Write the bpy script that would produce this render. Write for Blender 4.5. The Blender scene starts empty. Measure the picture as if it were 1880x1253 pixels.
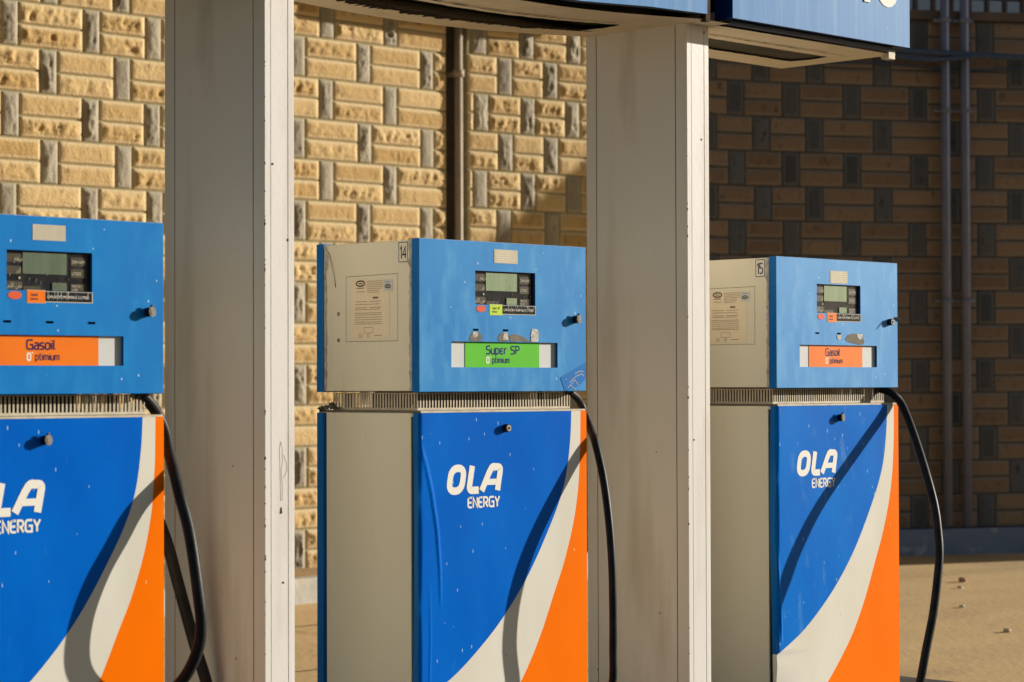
import bpy, bmesh, math, random
import numpy as np
from mathutils import Vector, Matrix
random.seed(7); rng = np.random.RandomState(5)
scene = bpy.context.scene
COL = scene.collection
# ------------------------------------------------------------------ camera
cam_d = bpy.data.cameras.new("camera"); cam = bpy.data.objects.new("camera", cam_d); COL.objects.link(cam)
F_ = Vector((0.712, 0.702, 0.018)).normalized()
yaw, pitch, roll = 0.793, 0.0184, -0.003
F_ = Vector((math.sin(yaw)*math.cos(pitch), math.cos(yaw)*math.cos(pitch), math.sin(pitch)))
R_ = Vector((math.cos(yaw), -math.sin(yaw), 0)); U_ = R_.cross(F_)
R2 = R_*math.cos(roll)+U_*math.sin(roll); U2 = -R_*math.sin(roll)+U_*math.cos(roll)
M = Matrix((R2, U2, -F_)).transposed().to_4x4(); M.translation = Vector((-5.2639, -5.6054, 1.4031))
cam.matrix_world = M
cam_d.sensor_width = 36; cam_d.lens = 4359.8/1880*36; cam_d.clip_start = .1; cam_d.clip_end = 500
cam_d.dof.use_dof = True; cam_d.dof.focus_distance = 8.5; cam_d.dof.aperture_fstop = 4.6
scene.camera = cam
# ------------------------------------------------------------------ sky + sun
SUN_AZ, SUN_EL = 67.4, 13.8           # azimuth measured from -Y towards +X
w = bpy.data.worlds.new("World"); scene.world = w; w.use_nodes = True
nt = w.node_tree; bg = nt.nodes['Background']
sky = nt.nodes.new('ShaderNodeTexSky'); sky.sky_type = 'NISHITA'; sky.sun_disc = False
sky.sun_elevation = math.radians(SUN_EL); sky.sun_rotation = math.radians(180-SUN_AZ)
nt.links.new(sky.outputs[0], bg.inputs[0]); bg.inputs[1].default_value = 0.05
sd = bpy.data.lights.new("sun", 'SUN'); sd.energy = 5.0; sd.angle = math.radians(0.5); sd.color = (1, .95, .86)
so = bpy.data.objects.new("sun", sd); COL.objects.link(so)
a, e = math.radians(SUN_AZ), math.radians(SUN_EL)
sdir = Vector((math.sin(a)*math.cos(e), -math.cos(a)*math.cos(e), math.sin(e)))
so.rotation_euler = sdir.to_track_quat('Z', 'Y').to_euler(); so.location = sdir*20
scene.view_settings.view_transform = 'Standard'; scene.view_settings.look = 'None'
scene.view_settings.exposure = 0.54; scene.view_settings.gamma = 1
# ------------------------------------------------------------------ materials
def lin(c):
    if max(c) > 1: c = [v/255 for v in c]
    return tuple(v/12.92 if v <= .04045 else ((v+.055)/1.055)**2.4 for v in c)
def mat(name, col, rough=.5, col2=None, scale=4, stretch=(1, 1, 1), bump=0, bscale=80, metal=0, spec=.08,
        contrast=(.35, .65), detail=6, col3=None, s3=40, st3=(1, 1, 1), c3=(.62, .70), chips=None, rvar=0, coat=0):
    """procedural paint: two-tone noise, optional third tone, optional chips, bump. colours are linear albedo"""
    m = bpy.data.materials.new(name); m.use_nodes = True; t = m.node_tree; N = t.nodes; L = t.links
    b = N['Principled BSDF']; b.inputs['Roughness'].default_value = rough; b.inputs['Metallic'].default_value = metal
    b.inputs['Specular IOR Level'].default_value = spec; b.inputs['Coat Weight'].default_value = coat
    tc = N.new('ShaderNodeTexCoord')
    def noise(sc, st, det=detail, dist=0.0):
        mp = N.new('ShaderNodeMapping'); mp.inputs['Scale'].default_value = st; L.new(tc.outputs['Object'], mp.inputs[0])
        n = N.new('ShaderNodeTexNoise'); n.inputs['Scale'].default_value = sc; n.inputs['Detail'].default_value = det
        n.inputs['Distortion'].default_value = dist
        L.new(mp.outputs[0], n.inputs['Vector']); return n.outputs['Fac']
    def ramp(f, a_, b_):
        r = N.new('ShaderNodeMapRange'); r.inputs[1].default_value = a_; r.inputs[2].default_value = b_; L.new(f, r.inputs[0]); return r.outputs[0]
    def mix(f, A, B):
        x = N.new('ShaderNodeMix'); x.data_type = 'RGBA'
        L.new(f, x.inputs[0])
        for v, i in ((A, 6), (B, 7)):
            if isinstance(v, tuple): x.inputs[i].default_value = (*v, 1)
            else: L.new(v, x.inputs[i])
        return x.outputs[2]
    c = col
    if col2: c = mix(ramp(noise(scale, stretch), *contrast), col, col2)
    if col3: c = mix(ramp(noise(s3, st3), *c3), c, col3)
    if chips:
        ccol, cs, cst, thr, gate = chips
        mp = N.new('ShaderNodeMapping'); mp.inputs['Scale'].default_value = cst; L.new(tc.outputs['Object'], mp.inputs[0])
        v = N.new('ShaderNodeTexVoronoi'); v.inputs['Scale'].default_value = cs; L.new(mp.outputs[0], v.inputs['Vector'])
        lt = N.new('ShaderNodeMath'); lt.operation = 'LESS_THAN'; L.new(v.outputs['Distance'], lt.inputs[0]); lt.inputs[1].default_value = thr
        sp = N.new('ShaderNodeSeparateColor'); L.new(v.outputs['Color'], sp.inputs[0])
        gt = N.new('ShaderNodeMath'); gt.operation = 'GREATER_THAN'; L.new(sp.outputs[0], gt.inputs[0]); gt.inputs[1].default_value = gate
        mu = N.new('ShaderNodeMath'); mu.operation = 'MULTIPLY'; L.new(lt.outputs[0], mu.inputs[0]); L.new(gt.outputs[0], mu.inputs[1])
        c = mix(mu.outputs[0], c, ccol)
    if isinstance(c, tuple): b.inputs['Base Color'].default_value = (*c, 1)
    else: L.new(c, b.inputs['Base Color'])
    if rvar:
        r = N.new('ShaderNodeMapRange'); r.inputs[3].default_value = rough-rvar; r.inputs[4].default_value = rough+rvar
        L.new(noise(9, (1, 1, .5)), r.inputs[0]); L.new(r.outputs[0], b.inputs['Roughness'])
    if bump:
        bn = N.new('ShaderNodeBump'); bn.inputs['Strength'].default_value = 1; bn.inputs['Distance'].default_value = bump
        L.new(noise(bscale, (1, 1, 1)), bn.inputs['Height']); L.new(bn.outputs[0], b.inputs['Normal'])
    return m
def flat(name, rgb, rough=.6, **k): return mat(name, lin(rgb), rough, **k)

chipw = (lin((170, 200, 225)), 9, (2.6, 2.6, .8), .09, .55)
M_ = {}
M_['door_low'] = mat('blue_vinyl', (.0, .105, .50), .30, (.0, .13, .56), 5, (1, 1, .5), spec=.03, chips=((.30, .48, .68), 17, (2.4, 2.4, .7), .075, .35),
                     col3=(.05, .2, .52), s3=16, st3=(3, 1, .5), c3=(.66, .86), bump=.0002, bscale=30, rvar=.05)
M_['door_low_worn'] = mat('worn_blue_vinyl', (.0, .13, .53), .32, (.0, .16, .58), 5, (1, 1, .5), spec=.04, chips=((.30, .48, .68), 18, (2.4, 2.4, .7), .09, .25),
                     col3=(.10, .26, .55), s3=7, st3=(2.5, 1, 1), c3=(.60, .82), bump=.0002, bscale=30, rvar=.05)
M_['white_band'] = mat('white_vinyl', (.70, .66, .56), .35, (.66, .61, .50), 6, (1, 1, .4), chips=((.3, .26, .2), 22, (1, 1, .6), .05, .8))
M_['orange_band'] = mat('orange_vinyl', (.95, .185, .0), .35, (.90, .165, .0), 5, (1, 1, .3), spec=.03, chips=((.9, .5, .2), 15, (2, 2, .7), .06, .7), bump=.0002, bscale=20)
def faded(name, c1, c2, c3):
    return mat(name, c1, .42, c2, 7, (1, 1, .45), spec=.08, contrast=(.3, .72), col3=c3, s3=13, st3=(1.5, 1, .6), c3=(.50, .85),
               chips=((.55, .68, .8), 16, (2, 2, .9), .06, .6), bump=.00015, bscale=40, rvar=.08)
M_['door_up_L'] = faded('cyan_blue_paint', (.0, .16, .48), (.001, .195, .53), (.01, .235, .56))
M_['door_up_14'] = faded('faded_blue_paint', (.015, .195, .50), (.03, .25, .56), (.09, .33, .61))
M_['door_up_15'] = faded('chalky_blue_paint', (.04, .24, .55), (.075, .30, .60), (.14, .37, .65))
M_['edge_blue'] = mat('blue_edge_paint', (.004, .11, .36), .4, (.012, .15, .42), 12, (1, 1, .2))
M_['grey'] = mat('warm_grey_paint', (.70, .65, .49), .45, (.74, .69, .53), 3, (1, 1, .4), col3=(.50, .43, .28), s3=26, st3=(1, 1, .12), c3=(.66, .9),
                 chips=((.12, .10, .08), 20, (1, 1, 1), .045, .72))
M_['cream'] = mat('cream_metal', (.62, .54, .40), .5, (.5, .42, .3), 30)
M_['lit_edge'] = mat('edge_highlight', (.30, .38, .46), .5, (.10, .24, .42), 40)  # pale tone paints a sunlit highlight onto the top and right door edges
M_['lid'] = mat('darkened_lid', (.20, .17, .13), .8, (.14, .12, .09), 30)  # lid colour darkened to cut bounce light onto the vent grille
M_['dark'] = mat('dark_interior', (.012, .012, .014), .7)
M_['darkbrown'] = mat('rusty_dark_metal', (.03, .022, .016), .8, (.07, .04, .02), 30)
M_['rust_black'] = mat('flaking_black_rust', (.012, .009, .007), .9, (.05, .022, .01), 60, contrast=(.5, .8))
M_['black_panel'] = mat('black_glossy_panel', (.018, .018, .02), .25, (.05, .05, .05), 30, (1, 1, .6), contrast=(.5, .8))
M_['olive_patch'] = mat('olive_window_patch', (.085, .07, .045), .4, (.06, .05, .035), 60)
M_['lcd'] = mat('lcd_glass', (.24, .30, .17), .3, (.29, .35, .21), 60, (1, 1, .1))
M_['lcd_dim'] = mat('lcd_glass_dim', (.11, .14, .09), .25, (.14, .17, .12), 60, (1, 1, .1))
M_['pale_print'] = flat('pale_print', (190, 180, 155))
M_['white_print'] = flat('white_print', (232, 226, 212))
M_['navy_print'] = flat('navy_print', (18, 40, 95))
M_['purple_print'] = flat('purple_print', (60, 28, 70))
M_['green'] = mat('green_label', (.10, .47, .02), .4, (.11, .50, .025), 8)
M_['orange'] = mat('orange_label', (.86, .19, .008), .4, (.80, .17, .01), 8)
M_['lime'] = flat('lime_sticker', (190, 215, 60)); M_['red'] = mat('red_sticker', (.68, .10, .035), .5, (.6, .12, .06), 30)
M_['paper'] = mat('old_sticker_paper', (.58, .52, .40), .6, (.5, .44, .32), 25, (1, 1, .3))
M_['manila'] = mat('tan_data_plate', (.80, .68, .47), .6, (.74, .64, .46), 5)
M_['glue'] = mat('glue_residue', (.17, .145, .11), .8, (.22, .19, .15), 40)
M_['whitepatch'] = mat('scratched_white_patch', (.62, .58, .5), .6, (.3, .28, .24), 90)
M_['ink'] = flat('faded_ink', (120, 102, 76)); M_['ink2'] = flat('dark_ink', (60, 52, 42))
M_['steel'] = mat('worn_steel', (.34, .30, .24), .5, (.2, .17, .13), 60)
M_['lockbody'] = mat('dark_lock_body', (.02, .02, .022), .35)
M_['rubber'] = mat('black_rubber', (.017, .016, .016), .42, (.03, .028, .026), 20, bump=.0003, bscale=200)
M_['rubber_grey'] = mat('dusty_grey_rubber', (.10, .09, .075), .5, (.06, .055, .045), 20)
M_['film'] = mat('torn_plastic_film', (.30, .26, .22), .25, (.5, .46, .4), 60)
M_['film_brown'] = mat('brown_film_strip', (.20, .15, .10), .5)
M_['darkfilm'] = mat('crumpled_dark_film', (.08, .07, .065), .4, (.17, .15, .13), 60)
M_['slot'] = flat('slot_black', (8, 8, 8))
M_['column'] = mat('white_column_paint', (.74, .69, .63), .36, (.70, .65, .585), 3, (1, 1, .25), spec=.1, contrast=(.4, .75), bump=.0005, bscale=55,
                   col3=(.45, .36, .28), s3=4, st3=(1.5, 1.5, .3), c3=(.52, .92), chips=((.10, .07, .05), 9, (1, 1, .7), .035, .45), rvar=.06)
M_['groove'] = flat('groove_dirt', (80, 66, 54))
M_['soffit'] = mat('beige_soffit_panel', (.80, .68, .49), .6, (.72, .60, .42), 5, bump=.0003, bscale=30)
M_['recess'] = mat('smoked_light_cover', (.05, .045, .035), .35, (.09, .08, .06), 8, (.5, 3, 1))
M_['sign_blue'] = mat('streaked_sign_blue', (.012, .145, .39), .5, (.035, .19, .43), 22, (1, 1, .04), contrast=(.35, .7), col3=(.19, .33, .50), s3=30, st3=(1, 1, .06), c3=(.54, .98),
                      chips=((.5, .6, .7), 26, (1, 1, .8), .1, .8))
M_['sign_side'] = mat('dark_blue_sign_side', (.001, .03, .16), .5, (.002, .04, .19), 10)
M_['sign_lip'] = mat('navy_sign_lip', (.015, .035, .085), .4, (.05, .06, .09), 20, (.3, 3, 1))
M_['concrete'] = mat('tan_concrete', (.66, .46, .235), .85, (.58, .40, .20), 1.3, (1, 1.6, 1), detail=9, contrast=(.3, .7), bump=.004, bscale=22,
                     col3=(.44, .31, .17), s3=.9, st3=(.6, 1.5, 1), c3=(.55, .75), chips=((.62, .52, .38), 5, (1, 1, 1), .04, .6))
M_['island'] = mat('dark_island_paint', (.075, .065, .06), .7, (.10, .09, .08), 8, bump=.001, bscale=60)
M_['sidewalk'] = mat('orange_sidewalk', (.48, .31, .16), .85, (.38, .26, .14), 4, bump=.003, bscale=30)
M_['kerbm'] = mat('whitewashed_kerb', (.55, .52, .45), .8, (.40, .37, .32), 5, col3=(.55, .42, .15), s3=4, c3=(.60, .72), bump=.004, bscale=25)
M_['kerb_shaded'] = mat('shaded_kerb', (.20, .25, .36), .8, (.15, .19, .28), 3, col3=(.36, .38, .42), s3=7, c3=(.58, .70), bump=.004, bscale=25)  # blue-grey of the sky-lit shade is put into this kerb's colour
M_['pipe'] = mat('lilac_grey_pipe', (.215, .225, .30), .45, (.18, .19, .25), 6)
M_['pipe_brown'] = mat('brown_downpipe', (.46, .38, .29), .5, (.38, .31, .24), 6)
M_['cable'] = mat('blue_cable_tray', (.05, .09, .16), .5, (.08, .10, .15), 6)
M_['coping'] = mat('weathered_coping', (.14, .11, .09), .85, (.09, .075, .065), 5, bump=.004, bscale=20)
M_['post'] = mat('dull_fence_steel', (.12, .10, .10), .6, (.09, .08, .08), 9)
M_['farwall'] = mat('pale_blue_render', (.32, .40, .50), .8, (.26, .34, .44), 1)
M_['glass'] = mat('window_glass', (.03, .04, .05), .1)

def stone_mat(name, lo, hi, dark, bump, margin=None):
    m = bpy.data.materials.new(name); m.use_nodes = True; t = m.node_tree; N = t.nodes; L = t.links
    b = N['Principled BSDF']; b.inputs['Roughness'].default_value = .85; b.inputs['Specular IOR Level'].default_value = .25
    at = N.new('ShaderNodeAttribute'); at.attribute_name = 'tone'
    mx = N.new('ShaderNodeMix'); mx.data_type = 'RGBA'; mx.inputs[6].default_value = (*lo, 1); mx.inputs[7].default_value = (*hi, 1)
    L.new(at.outputs['Fac'], mx.inputs[0])
    g = N.new('ShaderNodeTexCoord')
    mp = N.new('ShaderNodeMapping'); mp.inputs['Scale'].default_value = (1, 1, .55); L.new(g.outputs['Object'], mp.inputs[0])
    n = N.new('ShaderNodeTexNoise'); n.inputs['Scale'].default_value = 17; n.inputs['Detail'].default_value = 8; n.inputs['Roughness'].default_value = .65
    L.new(mp.outputs[0], n.inputs['Vector'])
    mr = N.new('ShaderNodeMapRange'); mr.inputs[1].default_value = .57; mr.inputs[2].default_value = .70; L.new(n.outputs['Fac'], mr.inputs[0])
    m2 = N.new('ShaderNodeMix'); m2.data_type = 'RGBA'; L.new(mr.outputs[0], m2.inputs[0]); L.new(mx.outputs[2], m2.inputs[6]); m2.inputs[7].default_value = (*dark, 1)
    out = m2.outputs[2]
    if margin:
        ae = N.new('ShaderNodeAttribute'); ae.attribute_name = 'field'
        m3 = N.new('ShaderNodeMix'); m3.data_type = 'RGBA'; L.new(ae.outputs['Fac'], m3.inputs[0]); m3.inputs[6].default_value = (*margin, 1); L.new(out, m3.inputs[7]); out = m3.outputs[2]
    L.new(out, b.inputs['Base Color'])
    n2 = N.new('ShaderNodeTexNoise'); n2.inputs['Scale'].default_value = 60; n2.inputs['Detail'].default_value = 5; L.new(g.outputs['Object'], n2.inputs['Vector'])
    bn = N.new('ShaderNodeBump'); bn.inputs['Distance'].default_value = bump; L.new(n2.outputs['Fac'], bn.inputs['Height']); L.new(bn.outputs[0], b.inputs['Normal'])
    return m
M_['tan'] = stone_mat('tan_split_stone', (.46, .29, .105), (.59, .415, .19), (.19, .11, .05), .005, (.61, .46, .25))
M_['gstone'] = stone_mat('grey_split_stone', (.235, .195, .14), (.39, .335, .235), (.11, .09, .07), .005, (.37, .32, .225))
M_['tan_shaded'] = stone_mat('shaded_tan_stone', (.19, .13, .088), (.27, .185, .122), (.10, .065, .045), .006, (.225, .19, .16))  # copy of the tan stone with the curved wall's shade in its colour
M_['gstone_shaded'] = stone_mat('shaded_grey_stone', (.065, .07, .078), (.115, .12, .13), (.04, .04, .045), .004, (.12, .125, .135))  # copy of the grey stone, darkened as shade for the curved wall
M_['mortar'] = mat('mortar', (.36, .31, .18), .9, (.26, .23, .13), 20)

M_['mortar_shaded'] = mat('shaded_mortar', (.12, .10, .08), .9, (.08, .07, .06), 20)  # mortar darkened for the shade on the curved wall and corner recess
# ------------------------------------------------------------------ mesh helpers
class MB:
    """collects geometry for ONE mesh object"""
    def __init__(s): s.v = []; s.f = []; s.mi = []; s.sm = []
    def face(s, idx, mi=0, sm=False): s.f.append(tuple(idx)); s.mi.append(mi); s.sm.append(sm)
    def add(s, vs, fs, mi=0, sm=False):
        o = len(s.v); s.v += [tuple(p) for p in vs]
        for f in fs: s.face([o+i for i in f], mi, sm)
    def box(s, x0, x1, y0, y1, z0, z1, mi=0):
        s.add([(x0, y0, z0), (x1, y0, z0), (x1, y1, z0), (x0, y1, z0), (x0, y0, z1), (x1, y0, z1), (x1, y1, z1), (x0, y1, z1)],
              [(3, 2, 1, 0), (4, 5, 6, 7), (0, 1, 5, 4), (1, 2, 6, 5), (2, 3, 7, 6), (3, 0, 4, 7)], mi)
    def prism(s, poly, axis, a0, a1, mi=0, sm=False):
        """poly of 2D points (ccw) swept along axis 'x','y' or 'z'"""
        def P(p, a_):
            return {'z': (p[0], p[1], a_), 'y': (p[0], a_, p[1]), 'x': (a_, p[0], p[1])}[axis]
        n = len(poly); o = len(s.v)
        s.v += [P(p, a0) for p in poly]+[P(p, a1) for p in poly]
        s.face([o+i for i in range(n)], mi); s.face([o+n+i for i in reversed(range(n))], mi)
        for i in range(n):
            j = (i+1) % n; s.face((o+i, o+n+i, o+n+j, o+j), mi, sm)
    def tube(s, pts, r, seg=12, mi=0, caps=True, flat_axis=None):
        pts = [Vector(p) for p in pts]; n = len(pts); o = len(s.v); prev = None
        for i, p in enumerate(pts):
            t = (pts[min(i+1, n-1)]-pts[max(i-1, 0)]).normalized()
            ref = prev if prev else (Vector((0, 0, 1)) if abs(t.z) < .9 else Vector((1, 0, 0)))
            u = (ref-t*ref.dot(t)).normalized(); v = t.cross(u); prev = u
            rr = r[i] if isinstance(r, (list, tuple)) else r
            for k in range(seg):
                A = 2*math.pi*k/seg; s.v.append(tuple(p+(u*math.cos(A)+v*math.sin(A))*rr))
        for i in range(n-1):
            for k in range(seg):
                k2 = (k+1) % seg; s.face((o+i*seg+k, o+i*seg+k2, o+(i+1)*seg+k2, o+(i+1)*seg+k), mi, True)
        if caps:
            s.face([o+k for k in reversed(range(seg))], mi); s.face([o+(n-1)*seg+k for k in range(seg)], mi)
    def build(s, name, mats, parent=None, bevel=0, loc=None):
        me = bpy.data.meshes.new(name); me.from_pydata(s.v, [], s.f)
        if not isinstance(mats, (list, tuple)): mats = [mats]
        for m in mats: me.materials.append(m)
        me.polygons.foreach_set('material_index', s.mi); me.polygons.foreach_set('use_smooth', s.sm)
        bm = bmesh.new(); bm.from_mesh(me); bmesh.ops.recalc_face_normals(bm, faces=bm.faces); bm.to_mesh(me); bm.free()
        me.update()
        o = bpy.data.objects.new(name, me); COL.objects.link(o)
        if parent: o.parent = parent
        if loc: o.location = loc
        if bevel:
            b = o.modifiers.new('bevel', 'BEVEL'); b.width = bevel; b.segments = 2; b.limit_method = 'ANGLE'; b.angle_limit = math.radians(40)
        return o
def thing(name, label, cat, loc=(0, 0, 0), rz=0, group=None):
    o = bpy.data.objects.new(name, None); COL.objects.link(o); o.location = loc; o.rotation_euler = (0, 0, rz)
    o.empty_display_size = .2
    return tag(o, label, cat, group)
def tag(o, label, cat, group=None):
    o['label'] = label; o['category'] = cat
    if group: o['group'] = group
    return o
def struct(o, label=None, kind='structure'):
    o['kind'] = kind
    if label: o['label'] = label
    return o
def spline(pts, n=8):
    pts = [Vector(p) for p in pts]; out = []
    P = [2*pts[0]-pts[1]]+pts+[2*pts[-1]-pts[-2]]
    for i in range(1, len(P)-2):
        for k in range(n):
            t = k/n; p0, p1, p2, p3 = P[i-1:i+3]
            out.append(.5*((2*p1)+(p2-p0)*t+(2*p0-5*p1+4*p2-p3)*t*t+(3*p1-p0-3*p2+p3)*t**3))
    out.append(pts[-1]); return out
# value noise ------------------------------------------------------------
LAT = rng.rand(64, 64, 64)
def vnoise(x, y, z):
    xi, yi, zi = np.floor(x).astype(int), np.floor(y).astype(int), np.floor(z).astype(int)
    fx, fy, fz = x-xi, y-yi, z-zi
    fx, fy, fz = [t*t*(3-2*t) for t in (fx, fy, fz)]
    g = lambda i, j, k: LAT[(xi+i) % 64, (yi+j) % 64, (zi+k) % 64]
    r = 0
    for i in (0, 1):
        for j in (0, 1):
            for k in (0, 1):
                r = r+g(i, j, k)*(fx if i else 1-fx)*(fy if j else 1-fy)*(fz if k else 1-fz)
    return r
# stroke lettering: every glyph is a list of polylines in a cell, cap height 1 ------------------
def arc(cx, cy, rx, ry, a0, a1, n=7):
    return [(cx+rx*math.cos(math.radians(a0+(a1-a0)*i/n)), cy+ry*math.sin(math.radians(a0+(a1-a0)*i/n))) for i in range(n+1)]
def ring(x0, x1, y0, y1, r):
    p = arc(x1-r, y1-r, r, r, 0, 90, 4)+arc(x0+r, y1-r, r, r, 90, 180, 4)+arc(x0+r, y0+r, r, r, 180, 270, 4)+arc(x1-r, y0+r, r, r, 270, 360, 4)
    return p+[p[0]]
XH = .70
G = {
 'G': (.66, [[(.66, 1)]+[(.25, 1)]+arc(.25, .75, .25, .25, 90, 180, 4)+arc(.25, .25, .25, .25, 180, 270, 4)+[(.66, 0), (.66, .5), (.36, .5)]]),
 'a': (.46, [[(.06, XH)]+arc(.30, XH-.16, .16, .16, 90, 0, 3)+[(.46, 0), (.16, 0)]+arc(.16, .2, .16, .2, 270, 90, 5)+[(.46, .4)]]),
 's': (.42, [[(.42, XH), (.16, XH)]+arc(.16, .53, .16, .17, 90, 270, 5)+[(.26, .36)]+arc(.26, .18, .16, .18, 90, -90, 5)+[(0, 0)]]),
 'o': (.48, [ring(0, .48, 0, XH, .18)]),
 'i': (.04, [[(.02, 0), (.02, XH)], [(.02, .93), (.02, .98)]]),
 'l': (.12, [[(.02, 1), (.02, .12), (.12, 0)]]),
 'S': (.56, [[(.56, 1), (.22, 1)]+arc(.22, .76, .22, .24, 90, 270, 6)+[(.34, .52)]+arc(.34, .26, .22, .26, 90, -90, 6)+[(0, 0)]]),
 'u': (.48, [[(0, XH)]+[(0, .18)]+arc(.18, .18, .18, .18, 180, 270, 3)+[(.48, 0), (.48, XH)]]),
 'p': (.48, [[(0, -.28), (0, XH), (.28, XH)]+arc(.28, XH-.2, .2, .2, 90, 0, 3)+arc(.28, .2, .2, .2, 0, -90, 3)+[(0, 0)]]),
 'e': (.46, [[(.44, 0), (.2, 0)]+arc(.2, .2, .2, .2, 270, 180, 3)+arc(.2, XH-.2, .2, .2, 180, 90, 3)+[(.46, XH)], [(.03, .36), (.38, .36)]]),
 'r': (.3, [[(0, 0), (0, XH-.15)]+arc(.16, XH-.16, .16, .16, 180, 90, 3)+[(.3, XH)]]),
 't': (.28, [[(.06, 1), (.06, .14), (.16, 0), (.28, 0)], [(0, XH), (.28, XH)]]),
 'm': (.74, [[(0, 0), (0, XH), (.6, XH)]+arc(.6, XH-.14, .14, .14, 90, 0, 3)+[(.74, 0)], [(.37, XH), (.37, 0)]]),
 'P': (.56, [[(0, 0), (0, 1), (.32, 1)]+arc(.32, .74, .24, .26, 90, -90, 6)+[(0, .48)]]),
 'O': (.6, [ring(0, .56, 0, 1, .24)]),
 'E': (.52, [[(.52, 1), (.18, 1)]+arc(.2, .78, .2, .22, 90, 180, 3)+arc(.2, .22, .2, .22, 180, 270, 3)+[(.52, 0)], [(.0, .5), (.46, .5)]]),
 'N': (.58, [[(0, 0), (0, 1), (.58, 0), (.58, 1)]]),
 'R': (.58, [[(0, 0), (0, 1), (.34, 1)]+arc(.34, .72, .22, .28, 90, -90, 6)+[(.0, .44)], [(.26, .44), (.58, 0)]]),
 'Y': (.62, [[(0, 1), (.31, .45), (.62, 1)], [(.31, .45), (.31, 0)]]),
 "'": (.2, [[(.12, 1.02), (.2, 1.14)]]), ' ': (.30, []),
 '1': (.22, [[(0, .8), (.2, 1), (.2, 0)]]), '4': (.5, [[(.4, 0), (.4, 1), (0, .3), (.52, .3)]]),
 '5': (.46, [[(.44, 1), (.02, 1), (0, .56), (.26, .56)]+arc(.24, .28, .22, .28, 90, -90, 6)+[(0, 0)]]),
}
def stroke_text(mb, txt, x, z, h, y, mi=0, thick=.15, gap=.17, shear=0, xs=1.0, plane='front', depth=.0012):
    """lettering as thin raised strokes; plane 'front' = on XZ facing -Y, 'side' = on YZ facing -X (x runs along -Y)"""
    cx = 0
    for ch in txt:
        wd, polys = G[ch]
        for pl in polys:
            pts = [((cx+p[0]+p[1]*shear)*h*xs, p[1]*h) for p in pl]
            ribbon(mb, pts, thick*h/2, x, z, y, depth, mi, plane)
        cx += wd+gap
    return cx*h*xs
def ribbon(mb, pts, r, x, z, y, depth, mi, plane='front', closed=None):
    if len(pts) < 2: return
    cl = len(pts) > 3 and abs(pts[0][0]-pts[-1][0])+abs(pts[0][1]-pts[-1][1]) < 1e-6
    q = []
    for p in pts:
        if not q or (Vector((p[0], p[1]))-q[-1]).length > r*.05: q.append(Vector((p[0], p[1])))
    if cl and (q[0]-q[-1]).length < 1e-5: q = q[:-1]
    n = len(q); L_, R__ = [], []
    for i in range(n):
        d1 = (q[i]-q[i-1]).normalized() if (i > 0 or cl) else (q[1]-q[0]).normalized()
        d2 = (q[(i+1) % n]-q[i]).normalized() if (i < n-1 or cl) else d1
        n1, n2 = Vector((-d1.y, d1.x)), Vector((-d2.y, d2.x)); m = (n1+n2)
        m = m.normalized() if m.length > 1e-6 else n1
        k = min(1/max(m.dot(n1), .35), 2.2)
        ext = Vector((0, 0))
        if not cl and i == 0: ext = -d1*r*.3
        if not cl and i == n-1: ext = d1*r*.3
        L_.append(q[i]+m*r*k+ext); R__.append(q[i]-m*r*k+ext)
    ribbon.c += 1
    yy = depth*.25+.00004*(ribbon.c % 5)
    def W3(p):
        return (x+p.x, y-yy, z+p.y) if plane == 'front' else (y-yy, x-p.x, z+p.y)
    o = len(mb.v); mb.v += [W3(p) for p in L_]+[W3(p) for p in R__]
    m = n if cl else n-1
    for i in range(m):
        j = (i+1) % n; mb.face((o+i, o+j, o+n+j, o+n+i), mi)
ribbon.c = 0
def font_text(txt, size, mat_, name, parent, loc, rot, xs=1.0):
    cu = bpy.data.curves.new(name, 'FONT'); cu.body = txt; cu.size = size; cu.fill_mode = 'FRONT'
    ob = bpy.data.objects.new('tmp_text', cu); COL.objects.link(ob)
    dg = bpy.context.evaluated_depsgraph_get(); me = bpy.data.meshes.new_from_object(ob.evaluated_get(dg))
    bpy.data.objects.remove(ob); me.name = name; me.materials.clear(); me.materials.append(mat_)
    o = bpy.data.objects.new(name, me); COL.objects.link(o); o.parent = parent; o.location = loc; o.rotation_euler = rot; o.scale = (xs, 1, 1)
    return o
def text_into(mb, txt, size, x, z, y, mi=0, xs=1.0, plane='front'):
    cu = bpy.data.curves.new('t', 'FONT'); cu.body = txt; cu.size = size; cu.fill_mode = 'FRONT'
    ob = bpy.data.objects.new('tmp_text', cu); COL.objects.link(ob)
    dg = bpy.context.evaluated_depsgraph_get(); me = bpy.data.meshes.new_from_object(ob.evaluated_get(dg))
    bpy.data.objects.remove(ob)
    if plane == 'front': vs = [(x+v.co.x*xs, y, z+v.co.y) for v in me.vertices]
    else: vs = [(y, x-v.co.x*xs, z+v.co.y) for v in me.vertices]
    mb.add(vs, [tuple(p.vertices) for p in me.polygons], mi); bpy.data.meshes.remove(me)

# ================================================================== GROUND
def gz(x, y): return .05*min(1, max(0, (y+.35*x-2.2)/3.2))
mb = MB(); nx, ny = 60, 60
xs_ = [-60+i*2.5 for i in range(20)]+[-10+i*.8 for i in range(40)]+[22+i*6 for i in range(12)]
ys_ = [-60+i*4 for i in range(14)]+[-4+i*.4 for i in range(30)]+[8.5+i*8 for i in range(10)]
for y in ys_:
    for x in xs_: mb.v.append((x, y, gz(x, y)))
for j in range(len(ys_)-1):
    for i in range(len(xs_)-1):
        o = j*len(xs_)+i; mb.face((o, o+1, o+1+len(xs_), o+len(xs_)), 0, True)
struct(mb.build('ground', M_['concrete']), 'sunlit tan concrete forecourt ground')
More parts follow.
